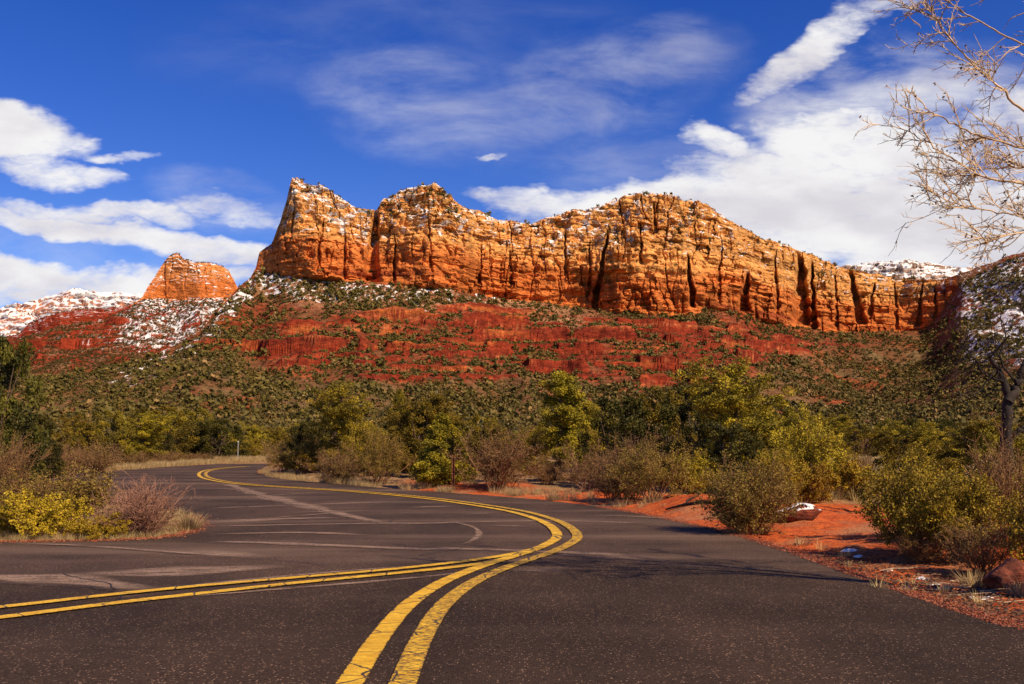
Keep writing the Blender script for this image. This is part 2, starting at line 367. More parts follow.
snow_c = np.maximum(snow_c, isc * ss(.96, .99, topw) * ss(.3, .6, nz) * leftup)
snow = np.clip(np.where(isc, snow_c, snow_t), 0, 1)
me = mesh_np('mesa', V.reshape(-1, 3), gridfaces(*V.shape[:2]), {'col': col.reshape(-1, 3), 'snow': snow.ravel()}, False, M_rock)
struct('mesa', me)
def far_z(x, y):
    X = x / y; i = int(np.clip(np.searchsorted(Xm, X), 0, len(Xm) - 1)); return float(np.interp(y, Yg[i, :NT_], Zg[i, :NT_]))

# ================= LEFT BUTTE with its apron and the red foothill
TOP2 = [(-500,380),(-100,345),(0,340),(18,334),(30,322),(45,316),(62,312),(85,309),(105,309),(120,307),(135,303),(142,297),(148,286),(155,276),(163,264),(172,255),(178,253),(184,259),(195,262),(210,262),(222,266),(229,271),(236,284),(242,294),(260,300),(330,305),(420,330),(700,360)]
BAS2 = [(-500,384),(-100,350),(0,345),(18,339),(30,335),(45,330),(62,326),(85,322),(105,320),(120,312),(135,305),(142,300),(150,299),(180,301),(200,299),(236,298),(242,300),(260,303),(330,308),(420,334),(700,364)]
X2 = np.linspace(XK(-160, 300)[0], XK(340, 300)[0], 620)
K2t = np.interp(X2, *table_top(TOP2)) + .0012 * fbm(X2 * 70, 9.3, 0, 3); K2b = sm(np.interp(X2, *table_top(BAS2)), 2); K2t = np.maximum(K2t, K2b + .001)
D2 = sm(np.interp(X2, *table_val([(-200, 1500), (60, 1450), (110, 1480), (160, 1560), (200, 1540), (240, 1600), (400, 1700)])), 4)
V2, zb2, zt2, EX2 = curtain(X2, D2, K2t, K2b, 600.0, 10.0, 2.6 + 0 * X2, .35, 200, 110, 14, 5.1, [(205, 262, 298, 6, 16, 0), (165, 262, 298, 5, 14, 0)], lambda X: np.interp(X, *table_val([(0, 1), (110, .9), (130, .3), (250, .3)])), .55)
N = grid_normals(V2); nz = np.abs(N[..., 2]); x_, y_, z_ = V2[..., 0], V2[..., 1], V2[..., 2]
S2 = np.broadcast_to((512 + F * X2)[:, None], z_.shape); isc2 = np.broadcast_to(np.arange(z_.shape[1])[None, :] >= 200, z_.shape)
zc2 = np.where(S2 < 128, z_ + 30, np.broadcast_to(zb2[:, None] - 14, z_.shape))
c2 = strata_colour(x_, y_, z_, zc2, nz, isc2, None)
c2 = np.where((S2 >= 128)[..., None] & isc2[..., None], mixc(c2, ORG * 1.1, .55 + 0 * z_), c2)
fl = ss(.6, .85, nz) * (~isc2)
c2 = mixc(c2, [.25, .12, .06], fl * ss(-.3, .5, fbm(x_ / 30, y_ / 30, 0, 3)))
s2 = fbm(x_ / 12, y_ / 12, z_ / 12, 4) + .9 * fbm(x_ / 5, y_ / 5, z_ / 5, 2)
lv = np.interp(S2[:, 0], [-100, 20, 90, 118, 150, 215, 240, 330], [.3, .3, .35, .75, .85, .8, .7, .6])[:, None]
snow2 = np.where(isc2, ss(.3, .7, nz) * .62 + .3 * s2, ss(.35, .75, nz) * .56 * lv * ss(.075, .108, (z_ - CH) / y_) + .34 * s2 * ss(.07, .1, (z_ - CH) / y_))
struct('butte', mesh_np('butte', V2.reshape(-1, 3), gridfaces(*V2.shape[:2]), {'col': c2.reshape(-1, 3), 'snow': np.clip(snow2, 0, 1).ravel()}, False, M_rock))

# ================= DISTANT SNOWY RANGES
def far_range(name, TOPL, D, px0, px1, n, snowl, rockc, seed):
    X = np.linspace(XK(px0, 300)[0], XK(px1, 300)[0], n); Kt = np.interp(X, *table_top(TOPL)) + .0012 * fbm(X * 90, seed, 0, 4)
    Kb = Kt * .35
    V, zb, zt, _e = curtain(X, D + 0 * X, Kt, Kb, D * .7, 60., 1.5 + 0 * X, 1.6, 20, 150, 10, seed, [], lambda X: 0 * X, 2.6, back=1500)
    N = grid_normals(V); nz = np.abs(N[..., 2]); x, y, z = V[..., 0], V[..., 1], V[..., 2]
    c = np.broadcast_to(np.array(rockc), z.shape + (3,)) * (1 + .35 * fbm(x / 300, y / 300, z / 20, 4))[..., None]
    s = fbm(x / 110, y / 110, z / 40, 5)
    sn = ss(.15, .75, nz) * snowl + .45 * s
    return struct(name, mesh_np(name, V.reshape(-1, 3), gridfaces(*V.shape[:2]), {'col': np.clip(c, 0, 1).reshape(-1, 3), 'snow': np.clip(sn, 0, 1).ravel()}, True, M_rock))
far_range('snowy_hill', [(-400,330),(-60,322),(0,309),(20,305),(38,300),(52,295),(66,291),(80,287),(92,291),(103,293),(115,291),(128,292),(140,294),(165,300),(300,330)], 4200, -300, 260, 380, .82, (.52, .23, .15), 3.1)
far_range('snowy_hill', [(700,300),(790,275),(840,268),(858,265),(875,262),(905,262),(930,264),(960,267),(985,270),(1010,274),(1100,290),(1300,310)], 4600, 760, 1200, 300, .78, (.34, .22, .17), 8.1)

# ================= SCRUB ON THE SLOPES (uncountable)
M_leafcache = {}
def leaf_mat(name, c1, c2, c3, tr=.14):
    m, t, p, o = mat(name)
    v = attr(t, 'v', 'Fac'); oi = t.n('ShaderNodeObjectInfo')
    c = t.mix(t.mr(v, 0, .6, smooth=False), C4(c1), C4(c2)); c = t.mix(t.mr(v, .6, 1.0, smooth=False), c, C4(c3))
    h = t.n('ShaderNodeHueSaturation'); t.L.new(c, h.inputs['Color'])
    t.put(h.inputs['Hue'], t.mr(oi.outputs['Random'], 0, 1, .484, .508, False)); t.put(h.inputs['Value'], t.mr(oi.outputs['Random'], 0, 1, .70, 1.25, False))
    t.L.new(h.outputs[0], p.inputs['Base Color']); p.inputs['Roughness'].default_value = .65; p.inputs['Specular IOR Level'].default_value = .2
    if tr:
        tl = t.n('ShaderNodeBsdfTranslucent'); t.L.new(h.outputs[0], tl.inputs[0]); mx = t.n('ShaderNodeMixShader'); mx.inputs[0].default_value = tr
        t.L.new(p.outputs[0], mx.inputs[1]); t.L.new(tl.outputs[0], mx.inputs[2]); t.L.new(mx.outputs[0], o.inputs[0])
    return m
M_scrub = leaf_mat('scrub_leaves', (.050, .040, .009), (.135, .096, .017), (.26, .145, .052), 0)
def bush_proto(n, seed, leaf):
    r = np.random.default_rng(seed)
    k = max(4, n // 12); cc = r.normal(size=(k, 3)); cc /= np.linalg.norm(cc, axis=1)[:, None]; cc[:, 2] = np.abs(cc[:, 2]); cc *= r.uniform(.25, .75, (k, 1)); cc[:, 2] *= .9; cc[:, 2] += .12
    c = cc[r.integers(0, k, n)] + r.normal(size=(n, 3)) * .2; c[:, 2] = np.abs(c[:, 2])
    a = r.normal(size=(n, 3)); a /= np.linalg.norm(a, axis=1)[:, None]; b = np.cross(a, r.normal(size=(n, 3))); b /= np.linalg.norm(b, axis=1)[:, None]
    s = leaf * r.uniform(.6, 1.3, (n, 1))
    v = np.stack([c - a * s, c - b * s * .7, c + a * s, c + b * s * .7], 1)
    return v, r.uniform(0, .35, n)
def scatter(name, pts, size, protos, seed, vcol):
    r = np.random.default_rng(seed); Vs, At = [], []
    which = r.integers(0, len(protos), len(pts)); ang = r.uniform(0, 6.28, len(pts))
    for w in range(len(protos)):
        I = np.where(which == w)[0]
        if not len(I): continue
        pv, pr = protos[w]; ca, sa = np.cos(ang[I])[:, None, None], np.sin(ang[I])[:, None, None]
        x = pv[None, ..., 0] * ca - pv[None, ..., 1] * sa; y = pv[None, ..., 0] * sa + pv[None, ..., 1] * ca
        z = pv[None, ..., 2] + 0 * x
        s = size[I][:, None, None]; hz = r.uniform(.75, 1.15, len(I))[:, None, None]
        q = np.stack([x * s + pts[I, 0][:, None, None], y * s + pts[I, 1][:, None, None], z * s * hz + pts[I, 2][:, None, None]], -1)
        Vs.append(q.reshape(-1, 3)); At.append(np.repeat(np.clip(vcol[I][:, None] + pr[None, :], 0, 1).ravel(), 4))
    Vv = np.concatenate(Vs); a = np.concatenate(At)
    me = mesh_np(name, Vv, np.arange(len(Vv)).reshape(-1, 4), {'v': a}, False, M_scrub)
    return me
cell = np.linalg.norm(np.cross(np.diff(V, axis=0)[:, :-1], np.diff(V, axis=1)[:-1]), axis=2)
nzc = np.abs(grid_normals(V)[..., 2])[:-1, :-1]; yc_ = V[:-1, :-1, 1]; kx = (V[:-1, :-1, 2] - CH) / yc_; sx_ = SCR[:-1, :-1]; jc = jj[:-1, :-1]
clus = fbm(V[:-1, :-1, 0] / 60, V[:-1, :-1, 1] / 60, 0, 4)
dens = (.15 + .13 * np.clip(clus * 1.8, -1, 1)) * np.clip(500 / yc_, .62, 1)
dens = dens * ss(.50, .74, nzc) * (1 - EX[:-1, :-1])
rz = redz[:-1, :-1]; dens = dens * (1 + .25 * rz) * np.where(jc >= NT_, .30 * ss(.4, .9, topw[:-1, :-1]) + .02, 1)
dens *= np.where(jc >= NT_ + NC_, 1.5, 1) * (yc_ > 120) * (np.abs(sx_ - 512) < 720)
nearf = np.clip(260 / yc_, .75, 1.25); dens = dens * nearf
prob = (dens * cell); prob[:, NT_ + NC_ + 4:] = 0
cnt = rng.poisson(np.clip(prob, 0, 6)); ii, kk = np.nonzero(cnt); rep = cnt[ii, kk]; ii = np.repeat(ii, rep); kk = np.repeat(kk, rep)
fu, fv = rng.uniform(size=len(ii)), rng.uniform(size=len(ii))
Pp = V[ii, kk] + (V[ii + 1, kk] - V[ii, kk]) * fu[:, None] + (V[ii, kk + 1] - V[ii, kk]) * fv[:, None]
size = np.clip(rng.lognormal(.36, .55, len(ii)), .6, 5.2) * np.where(kk >= NT_, .8, 1) * (1 + .25 * ss(300, 800, Pp[:, 1]))
vcol = np.clip(.09 + .2 * clus[ii, kk] + rng.normal(size=len(ii)) * .14 + (rng.uniform(size=len(ii)) < .16) * .45, 0, .8)
yy = Pp[:, 1]
far_p = [bush_proto(24, 100 + i, .30) for i in range(6)]; mid_p = [bush_proto(110, 200 + i, .15) for i in range(6)]; nr_p = [bush_proto(340, 300 + i, .08) for i in range(6)]
print('SCRUB', len(ii), (yy < 260).sum(), ((yy >= 260) & (yy < 480)).sum())
for nm, msk, pr in (('scrub', yy < 260, nr_p), ('scrub', (yy >= 260) & (yy < 480), mid_p), ('scrub', yy >= 480, far_p)):
    I = np.where(msk)[0]
    tag(ob(nm, scatter(nm, Pp[I], size[I], pr, 5, vcol[I])), 'dark green and brown scrub covering the ' + {0: 'valley floor in front of the mesa', 1: 'lower slopes below the red ledges', 2: 'upper slopes and ledges of the mesa'}[[id(nr_p), id(mid_p), id(far_p)].index(id(pr))], 'scrub', kind='stuff')
# scrub on the apron of the left butte
cell2 = np.linalg.norm(np.cross(np.diff(V2, axis=0)[:, :-1], np.diff(V2, axis=1)[:-1]), axis=2)
pr2 = .085 * cell2 * ss(.6, .85, np.abs(grid_normals(V2)[..., 2]))[:-1, :-1]; pr2[:, 200:] *= .4; pr2[:, 312:] = 0; pr2[(S2[:-1, :-1] > 262)] = 0
c2n = rng.poisson(np.clip(pr2, 0, 5)); i2, k2 = np.nonzero(c2n)
print('SCRUB2', len(i2))
tag(ob('scrub', scatter('scrub', V2[i2, k2], rng.uniform(1.0, 2.6, len(i2)), far_p, 9, rng.uniform(0, .35, len(i2)))), 'dark scrub dotting the snowy apron of the small left butte', 'scrub', kind='stuff')

# ================= ROAD PLAN (world points derived from the layout)
def poly_px(L): return np.array([G(a, b) for a, b in L])
R_edge = poly_px([(1024,627),(965,609),(905,589),(850,570),(800,553),(745,536),(690,523),(640,513),(600,506.5),(540,499.5),(485,495),(418,490.5),(360,486),(325,483),(290,480),(268,476.5),(256,472)])
B_edge = np.array([at(266, 66), at(277, 74), at(276, 80), at(262, 79), G(222,463.6), G(165,467), G(111,470.8), G(62,475), G(27,478.5), G(-60,487), G(-250,500)])
ASPH = np.concatenate([np.array([[9, -14], [8.4, -4], [7.0, 2.5], [5.4, 5.4]]), R_edge, B_edge, np.array([[-34, 16], [-34, -14]])])
ISL = poly_px([(-420,540),(-200,541),(0,541.5),(100,540.5),(160,537.5),(188,532),(197,525),(192,515),(160,506),(90,500),(0,500),(-200,500),(-420,512)])
def inpoly(P, x, y):
    c = np.zeros(np.shape(x), bool); n = len(P)
    for i in range(n):
        x1, y1 = P[i]; x2, y2 = P[(i + 1) % n]
        c ^= ((y1 > y) != (y2 > y)) & (x < (x2 - x1) * (y - y1) / (y2 - y1 + 1e-12) + x1)
    return c
def dpoly(P, x, y):
    d = np.full(np.shape(x), 1e9)
    for i in range(len(P)):
        a, b = P[i], P[(i + 1) % len(P)]; ab = b - a; q = np.clip(((x - a[0]) * ab[0] + (y - a[1]) * ab[1]) / (ab @ ab), 0, 1)
        d = np.minimum(d, np.hypot(x - a[0] - q * ab[0], y - a[1] - q * ab[1]))
    return d
def offroad(x, y):
    """distance outside the asphalt (0 on it)"""
    ina = inpoly(ASPH, x, y); ini = inpoly(ISL, x, y)
    d = np.where(ina, 0, dpoly(ASPH, x, y)); return np.where(ini, dpoly(ISL, x, y), d)
def gz_arr(x, y):
    d = offroad(x, y); e = ss(0, 2.2, d)
    z = -.03 + e * (.10 + .16 * fbm(x / 3.1, y / 3.1, 0, 3)) + .05 * ss(0, .4, d) * fbm(x / .5, y / .5, 1, 3) * .6
    bank = np.exp(-(((x - 3.1) / 1.7) ** 2 + ((y - 20.8) / 1.8) ** 2)) * .40 * ss(0, 1.6, d)
    z = z + bank + ss(3, 25, d) * (.5 * fbm(x / 16, y / 16, 3, 3) + .25)
    return z + .004 * np.clip(y - 60, 0, 100) * ss(60, 90, y)
def Gt(px, py):
    X, K = XK(px, py); y = np.linspace(4, 60, 1400); z = gz_arr(X * y, y); k = int(np.argmax(CH + K * y < z)); return X * y[k], y[k]
def gz(x, y):
    if y > 84: return max(far_z(x, y), float(gz_arr(np.array([x]), np.array([y]))[0]) if y < 95 else -9)
    return float(gz_arr(np.array([x]), np.array([y]))[0])
# ground sheet: fine near, coarse far
gx = np.concatenate([np.linspace(-160, -14, 150)[:-1], np.linspace(-14, 14, 400), np.linspace(14, 160, 150)[1:]])
gy = np.concatenate([np.linspace(-60, 4, 40)[:-1], np.linspace(4, 30, 380), np.linspace(30, 95, 240)[1:]])
GX, GY = np.meshgrid(gx, gy, indexing='ij'); GZ = gz_arr(GX, GY)
ORr = offroad(GX, GY)
M_soil, t, p, o = mat('red_soil')
tc = t.n('ShaderNodeTexCoord'); P = tc.outputs['Object']
na = t.noise(P, .45, 5, .6); nb = t.noise(P, 6, 6, .7); ncn = t.noise(P, 40, 4, .7)
vr = t.n('ShaderNodeTexVoronoi'); t.L.new(P, vr.inputs['Vector']); vr.inputs['Scale'].default_value = 22
c = t.mix(t.mr(nb, .3, .7), (.42, .055, .009, 1), (.74, .150, .022, 1))
c = t.mix(t.mr(attr(t, 'scr', 'Fac'), .2, .8), c, t.mix(t.mr(nb, .35, .65), (.16, .075, .03, 1), (.40, .24, .10, 1)))
c = t.mix(t.mr(t.m('ADD', na, t.m('MULTIPLY', ncn, .35)), .66, .80, 0, .65), c, (.40, .22, .10, 1))
c = t.mix(1.0, c, t.mix(t.mr(ncn, .35, .65), (.7, .7, .7, 1), (1.2, 1.2, 1.2, 1)), 'MULTIPLY')
c = t.mix(t.mr(vr.outputs['Distance'], .10, .04, 0, .6), c, (.34, .16, .10, 1))
t.L.new(c, p.inputs['Base Color']); t.L.new(t.bump(t.m('ADD', nb, t.m('MULTIPLY', ncn, .35)), .9, .08), p.inputs['Normal']); p.inputs['Roughness'].default_value = .95
# away from the bare verge the soil is covered by litter and straw
scr = np.clip(ss(2.0, 6, ORr + 1.0 * fbm(GX / 2, GY / 2, 0, 3)) - np.exp(-(((GX - 6.4) / 2.4) ** 2 + ((GY - 19) / 4.5) ** 2)) * 1.4, 0, 1)
scr = np.maximum(scr, ss(-2, -5, GX) * ss(9, 14, GY) * (1 - ss(45, 50, GY)) * .85)
scr = np.maximum(scr, ss(52, 58, GY) * .85)
struct('ground', mesh_np('ground', np.stack([GX, GY, GZ], -1).reshape(-1, 3), gridfaces(*GX.shape), {'scr': scr.ravel()}, True, M_soil))

def asphalt(name, dark, tan):
    m, t, p, o = mat(name); tc = t.n('ShaderNodeTexCoord'); P = tc.outputs['Object']
    v = t.n('ShaderNodeTexVoronoi'); t.L.new(P, v.inputs['Vector']); v.inputs['Scale'].default_value = 60; v.inputs['Randomness'].default_value = 1
    sp = t.n('ShaderNodeSeparateColor'); t.L.new(v.outputs['Color'], sp.inputs[0])
    n0 = t.noise(P, 180, 3, .7); n1 = t.noise(t.mapv(P, (.10, .5, 1)), 1, 5, .6); n2 = t.noise(P, 1.3, 5, .6)
    c = t.mix(t.mr(n0, .35, .68), C4([q * .50 for q in dark]), C4([q * 1.35 for q in dark]))
    st = t.m('MULTIPLY', t.mr(sp.outputs[0], .79, .93), t.mr(v.outputs['Distance'], .5, .2))
    c = t.mix(t.m('MULTIPLY', st, .9), c, (.42, .26, .17, 1))
    c = t.mix(t.m('MULTIPLY', t.mr(sp.outputs[1], .80, .9), .7), c, C4([q * .3 for q in dark]))
    n3 = t.noise(t.mapv(P, (.5, .22, 1), (0, 0, .5)), 1, 4, .55); c = t.mix(1.0, c, t.mix(t.mr(n3, .35, .65), (.72, .72, .72, 1), (1.32, 1.28, 1.24, 1)), 'MULTIPLY')
    c = t.mix(t.mr(n2, .45, .75, 0, .45), c, C4([q * .7 for q in dark]))
    c = t.mix(t.mr(t.m('ADD', n1, t.m('MULTIPLY', n0, .15)), .52, .85, 0, tan), c, (.20, .125, .085, 1))
    t.L.new(c, p.inputs['Base Color']); p.inputs['Roughness'].default_value = .85; p.inputs['Specular IOR Level'].default_value = .12
    t.L.new(t.bump(t.m('ADD', t.m('MULTIPLY', v.outputs['Distance'], -1), n0), .7, .006), p.inputs['Normal'])
    return m
M_as1 = asphalt('old_asphalt', (.076, .046, .031), .8); M_as2 = asphalt('new_asphalt', (.054, .032, .020), .15)
def ragged(P, step, amp, zz, skipfar=60):
    out = []
    for i in range(len(P)):
        a, b = P[i], P[(i + 1) % len(P)]; n = int(np.clip(np.linalg.norm(b - a) / step, 1, 60)) if min(a[1], b[1]) < skipfar and max(abs(a[0]), abs(b[0])) < 30 else 1
        d = (b - a) / (np.linalg.norm(b - a) + 1e-9); nn = np.array([-d[1], d[0]])
        for k in range(n):
            q = a + (b - a) * k / n
            if k: q = q + nn * amp * float(fbm(q[0] * 2.3, q[1] * 2.3, 0, 4))
            out.append((q[0], q[1], zz))
    return out
def ngon(name, pts, m, holes=None):
    import bmesh
    from mathutils.geometry import tessellate_polygon
    loops = [[Vector(p) for p in pts]] + [[Vector(p) for p in h] for h in (holes or [])]
    tri = tessellate_polygon(loops); allp = [tuple(p) for l in loops for p in l]
    me = bpy.data.meshes.new(name); me.from_pydata(allp, [], [tuple(x) for x in tri])
    for pl in me.polygons: pass
    bm = bmesh.new(); bm.from_mesh(me); bmesh.ops.recalc_face_normals(bm, faces=bm.faces)
    for f in bm.faces:
        if f.normal.z < 0: f.normal_flip()
    bm.to_mesh(me); bm.free(); me.materials.append(m); return me
struct('road', ngon('road', ragged(ASPH, .08, .10, 0.0), M_as1, [ragged(ISL, .10, .10, 0.0)]))
OV = np.concatenate([poly_px([(1024,631),(960,613),(880,588),(800,572),(700,568),(640,563),(575,556),(520,561),(480,565.5),(400,573.5),(300,582.5),(200,592),(122,598),(118,590.5),(95,588.5),(60,586.5),(0,583.5),(-200,574),(-500,560)]), np.array([[-20, -12], [7.5, -12], [6.9, 2.0], [5.2, 5.3]])])
struct('road', ngon('road_overlay', ragged(OV, .10, .05, .004), M_as2))

# tan sediment lying in cracks
M_dust, t, p, o = mat('road_dust')
tc = t.n('ShaderNodeTexCoord'); P = tc.outputs['Object']
n = t.noise(t.mapv(P, (1.2, 4, 1)), 1.5, 6, .7); n0 = t.noise(P, 60, 3, .7)
t.L.new(t.mix(t.mr(n0, .3, .7), (.20, .12, .08, 1), (.42, .27, .18, 1)), p.inputs['Base Color'])
al = t.m('MULTIPLY', t.mr(attr(t, 'e', 'Fac'), .0, .9), t.mr(t.m('ADD', n, t.m('MULTIPLY', n0, .35)), .42, .85))
tr = t.n('ShaderNodeBsdfTransparent'); mx = t.n('ShaderNodeMixShader'); t.L.new(al, mx.inputs[0]); t.L.new(tr.outputs[0], mx.inputs[1]); t.L.new(p.outputs[0], mx.inputs[2]); t.L.new(mx.outputs[0], o.inputs[0])
def resample(P, step):
    P = np.asarray(P, float); s = np.concatenate([[0], np.cumsum(np.linalg.norm(np.diff(P, axis=0), axis=1))]); n = max(4, int(s[-1] / step)); q = np.linspace(0, s[-1], n)
    return np.stack([np.interp(q, s, P[:, k]) for k in range(P.shape[1])], 1), q
def catmull(P, k=12):
    P = np.asarray(P, float); Q = np.vstack([2 * P[0] - P[1], P, 2 * P[-1] - P[-2]]); out = []
    for i in range(1, len(Q) - 2):
        for u in np.linspace(0, 1, k, endpoint=False):
            a, b, c, d = Q[i - 1], Q[i], Q[i + 1], Q[i + 2]
            out.append(.5 * ((2 * b) + (c - a) * u + (2 * a - 5 * b + 4 * c - d) * u * u + (3 * b - 3 * c + d - a) * u ** 3))
    out.append(P[-1]); return np.array(out)
def ribbon(P, wfun, zz, nacross, step):
    C, s = resample(P, step); d = np.gradient(C, axis=0); d /= np.linalg.norm(d, axis=1)[:, None]; nn = np.stack([-d[:, 1], d[:, 0]], 1)
    w = wfun(s, s[-1], C); u = np.linspace(-1, 1, nacross)
    XY = C[:, None, :] + nn[:, None, :] * u[None, :, None] * w[:, None, None] * .5
    V = np.concatenate([XY, np.full(XY.shape[:2] + (1,), zz)], 2)
    return V, s, u
dust = [([(194,498),(257,496),(330,492)], .25), ([(227,484),(257,494),(302,505),(344,515),(384,523.5)], .75), ([(194,509),(302,505),(420,501)], .3),
 ([(199,523),(250,520.5),(297,518.5),(349,518)], .75), ([(203,526.5),(381,523.5),(420,523.5),(552,521),(658,524)], .28), ([(199,541.7),(260,543),(311,545),(414,549),(453,549),(576,553),(658,559)], .34), ([(180,550),(215,553.5),(274,559)], .8),
 ([(0,543),(81,546),(172,552.5),(260,558)], .22), ([(-60,575),(0,577.5),(67,580),(134,588),(165,592)], .85), ([(596,555.6),(626,558),(656,559.7)], .25), ([(634,582),(655,583.5),(678,585)], .28),
 ([(400,508),(464,506)], .35), ([(458,514.6),(500,513)], .35), ([(476,525.4),(546,527)], .25), ([(447,521),(472,527),(479,534),(472,541),(458,546)], .12), ([(60,575),(180,572),(300,566)], .8), ([(200,535),(300,533),(380,536)], .35), ([(250,520),(350,512)], .2),
 ([(500,572),(540,570),(580,572)], .9), ([(210,489),(250,490)], .4), ([(280,513),(380,511)], .25), ([(120,603),(280,590),(420,578),(500,569)], .14), ([(0,606),(120,594.5),(280,577.5),(420,566)], .16), ([(560,505),(680,508)], .3), ([(590,515),(700,520)], .22)]
vs, fs, es, off = [], [], [], 0
for i, (L, w) in enumerate(dust):
    Pw = catmull(poly_px(L)); ph = i * 3.7
    Vr, s, u = ribbon(Pw, lambda s, L_, C, w=w, ph=ph: w * (.55 + .45 * np.sin(np.pi * s / L_)) * (1 + .6 * fbm(s * .8 + ph, ph, 0, 3)), .006 + .00025 * i, 7, .12)
    e = (1 - u[None, :] ** 2) * np.clip(np.minimum(s, s[-1] - s) / .8, 0, 1)[:, None]
    f = gridfaces(*Vr.shape[:2]); vs.append(Vr.reshape(-1, 3)); fs.append(f[:, ::-1] + off); es.append(e.ravel()); off += Vr.shape[0] * Vr.shape[1]
struct('road_dust', mesh_np('road_dust', np.concatenate(vs), np.concatenate(fs), {'e': np.concatenate(es)}, True, M_dust))

M_tar, t, p, o = mat('tar_crack'); tc = t.n('ShaderNodeTexCoord'); n = t.noise(tc.outputs['Object'], 30, 3, .6)
t.L.new(t.mix(n, (.012, .010, .010, 1), (.03, .024, .022, 1)), p.inputs['Base Color']); p.inputs['Roughness'].default_value = .6
vs, fs, off = [], [], 0
for i, L in enumerate([[(384,523.5),(392,521),(398,519)], [(60,575),(100,583),(117,590)], [(90,589),(118,594),(122,600)], [(203,527.5),(300,525.5),(420,524.5),(552,522),(640,524)], [(199,542.5),(311,546),(414,550),(520,551)], [(0,544),(81,547),(172,553.5),(262,559.5),(330,566)],
   [(596,556.5),(626,559),(700,563)], [(194,510),(302,506),(420,502)], [(227,486),(257,495.5),(302,506.5),(344,516.5),(384,525)], [(420,556),(470,548),(520,545)], [(640,563),(720,569),(800,572),(880,588)], [(0,584),(60,587),(95,589)]]):
    Pw = catmull(poly_px(L)); Pw = resample(Pw, .07)[0]; Pw = Pw + np.stack([fbm(Pw[:, 0] * 1.7, Pw[:, 1] * 1.7, i * 3.1, 4), fbm(Pw[:, 0] * 1.7, Pw[:, 1] * 1.7, i * 3.1 + 50, 4)], 1) * .05
    Vr, s_, u = ribbon(Pw, lambda s, L_, C: .012 + .008 * np.abs(fbm(s * 2, 3.3, i * 1.7, 3)), .0134 + .00007 * i, 2, .07)
    f = gridfaces(*Vr.shape[:2]); vs.append(Vr.reshape(-1, 3)); fs.append(f[:, ::-1] + off); off += Vr.shape[0] * Vr.shape[1]
struct('road_crack', mesh_np('road_crack', np.concatenate(vs), np.concatenate(fs), {}, True, M_tar))

def paint(name, wear):
    m, t, p, o = mat(name); tc = t.n('ShaderNodeTexCoord'); P = tc.outputs['Object']; sa = attr(t, 'st')
    se = t.n('ShaderNodeSeparateXYZ'); t.L.new(sa, se.inputs[0])
    n0 = t.noise(P, 120, 4, .7); nw = t.noise(P, 7, 5, .7)
    sv = t.vec(t.m('MULTIPLY', se.outputs[0], 1.0), t.m('MULTIPLY', se.outputs[1], .05), 0.0)
    wr = t.n('ShaderNodeTexVoronoi', feature='DISTANCE_TO_EDGE'); t.put(wr.inputs['Vector'], t.mapv(t.n('ShaderNodeVectorMath', operation='ADD').outputs[0], (1, 1, 1)))
    va = wr.inputs['Vector'].links[0].from_node.inputs[0].links[0].from_node; t.L.new(sv, va.inputs[0])
    sc_ = t.n('ShaderNodeVectorMath', operation='SCALE'); t.L.new(t.noise(P, 9, 3, .6, 0, True), sc_.inputs[0]); sc_.inputs['Scale'].default_value = .045; t.L.new(sc_.outputs[0], va.inputs[1])
    wr.inputs['Scale'].default_value = 2.3 if wear < .5 else 3.2
    crack = t.mr(wr.outputs['Distance'], .022, .008)
    wn = t.noise(t.vec(t.m('MULTIPLY', se.outputs[0], 45.0), t.m('MULTIPLY', se.outputs[1], 1.2), 0.0), 1, 4, .75)
    worn = t.m('MULTIPLY', t.mr(wn, .45, .57), wear)
    side = t.m('MULTIPLY', t.mr(t.m('ADD', t.m('ABSOLUTE', se.outputs[1]), t.m('MULTIPLY', t.m('SUBTRACT', t.noise(P, 35, 4, .7), .5), 1.2)), .93, 1.03), 1.0)
    pit = t.m('MULTIPLY', t.mr(n0, .62, .72), .5)
    f = t.m('MAXIMUM', t.m('MAXIMUM', crack, worn), t.m('MAXIMUM', side, pit))
    c = t.mix(t.mr(nw, .3, .7), (.76, .40, .015, 1), (.88, .53, .035, 1)); c = t.mix(1.0, c, t.mix(t.mr(t.noise(t.mapv(P, (1.5, 1.5, 1)), 2.2, 6, .7), .35, .68), (.84, .80, .76, 1), (1.08, 1.08, 1.1, 1)), 'MULTIPLY'); c = t.mix(f, c, (.05, .035, .028, 1))
    t.L.new(c, p.inputs['Base Color']); p.inputs['Roughness'].default_value = .7; t.L.new(t.bump(t.m('ADD', n0, t.m('MULTIPLY', f, -1)), .5, .004), p.inputs['Normal'])
    return m
M_pa = paint('yellow_paint', .3); M_pb = paint('worn_yellow_paint', .9)
A_mid = poly_px([(344,745),(358,715),(377,684),(391,656),(406,631),(421,611),(438,596),(463,580.5),(500,565.5),(535,554.5),(557,545.5),(567.5,537.5),(562,528.5),(547,520.5),(518,512),(475,504.8),(420,497.6),(350,491.3),(290,487.6),(240,484),(211,479.5),(202,475)])
A_mid = np.vstack([A_mid, [G(207, 470.8)], [G(225, 468.2)], [G(248, 466.5)]])
Am = catmull(A_mid); 
for _ in range(10): Am[1:-1] = (Am[:-2] + 2 * Am[1:-1] + Am[2:]) / 4
def off(P, o):
    d = np.gradient(P, axis=0); d /= np.linalg.norm(d, axis=1)[:, None]; return P + np.stack([-d[:, 1], d[:, 0]], 1) * o
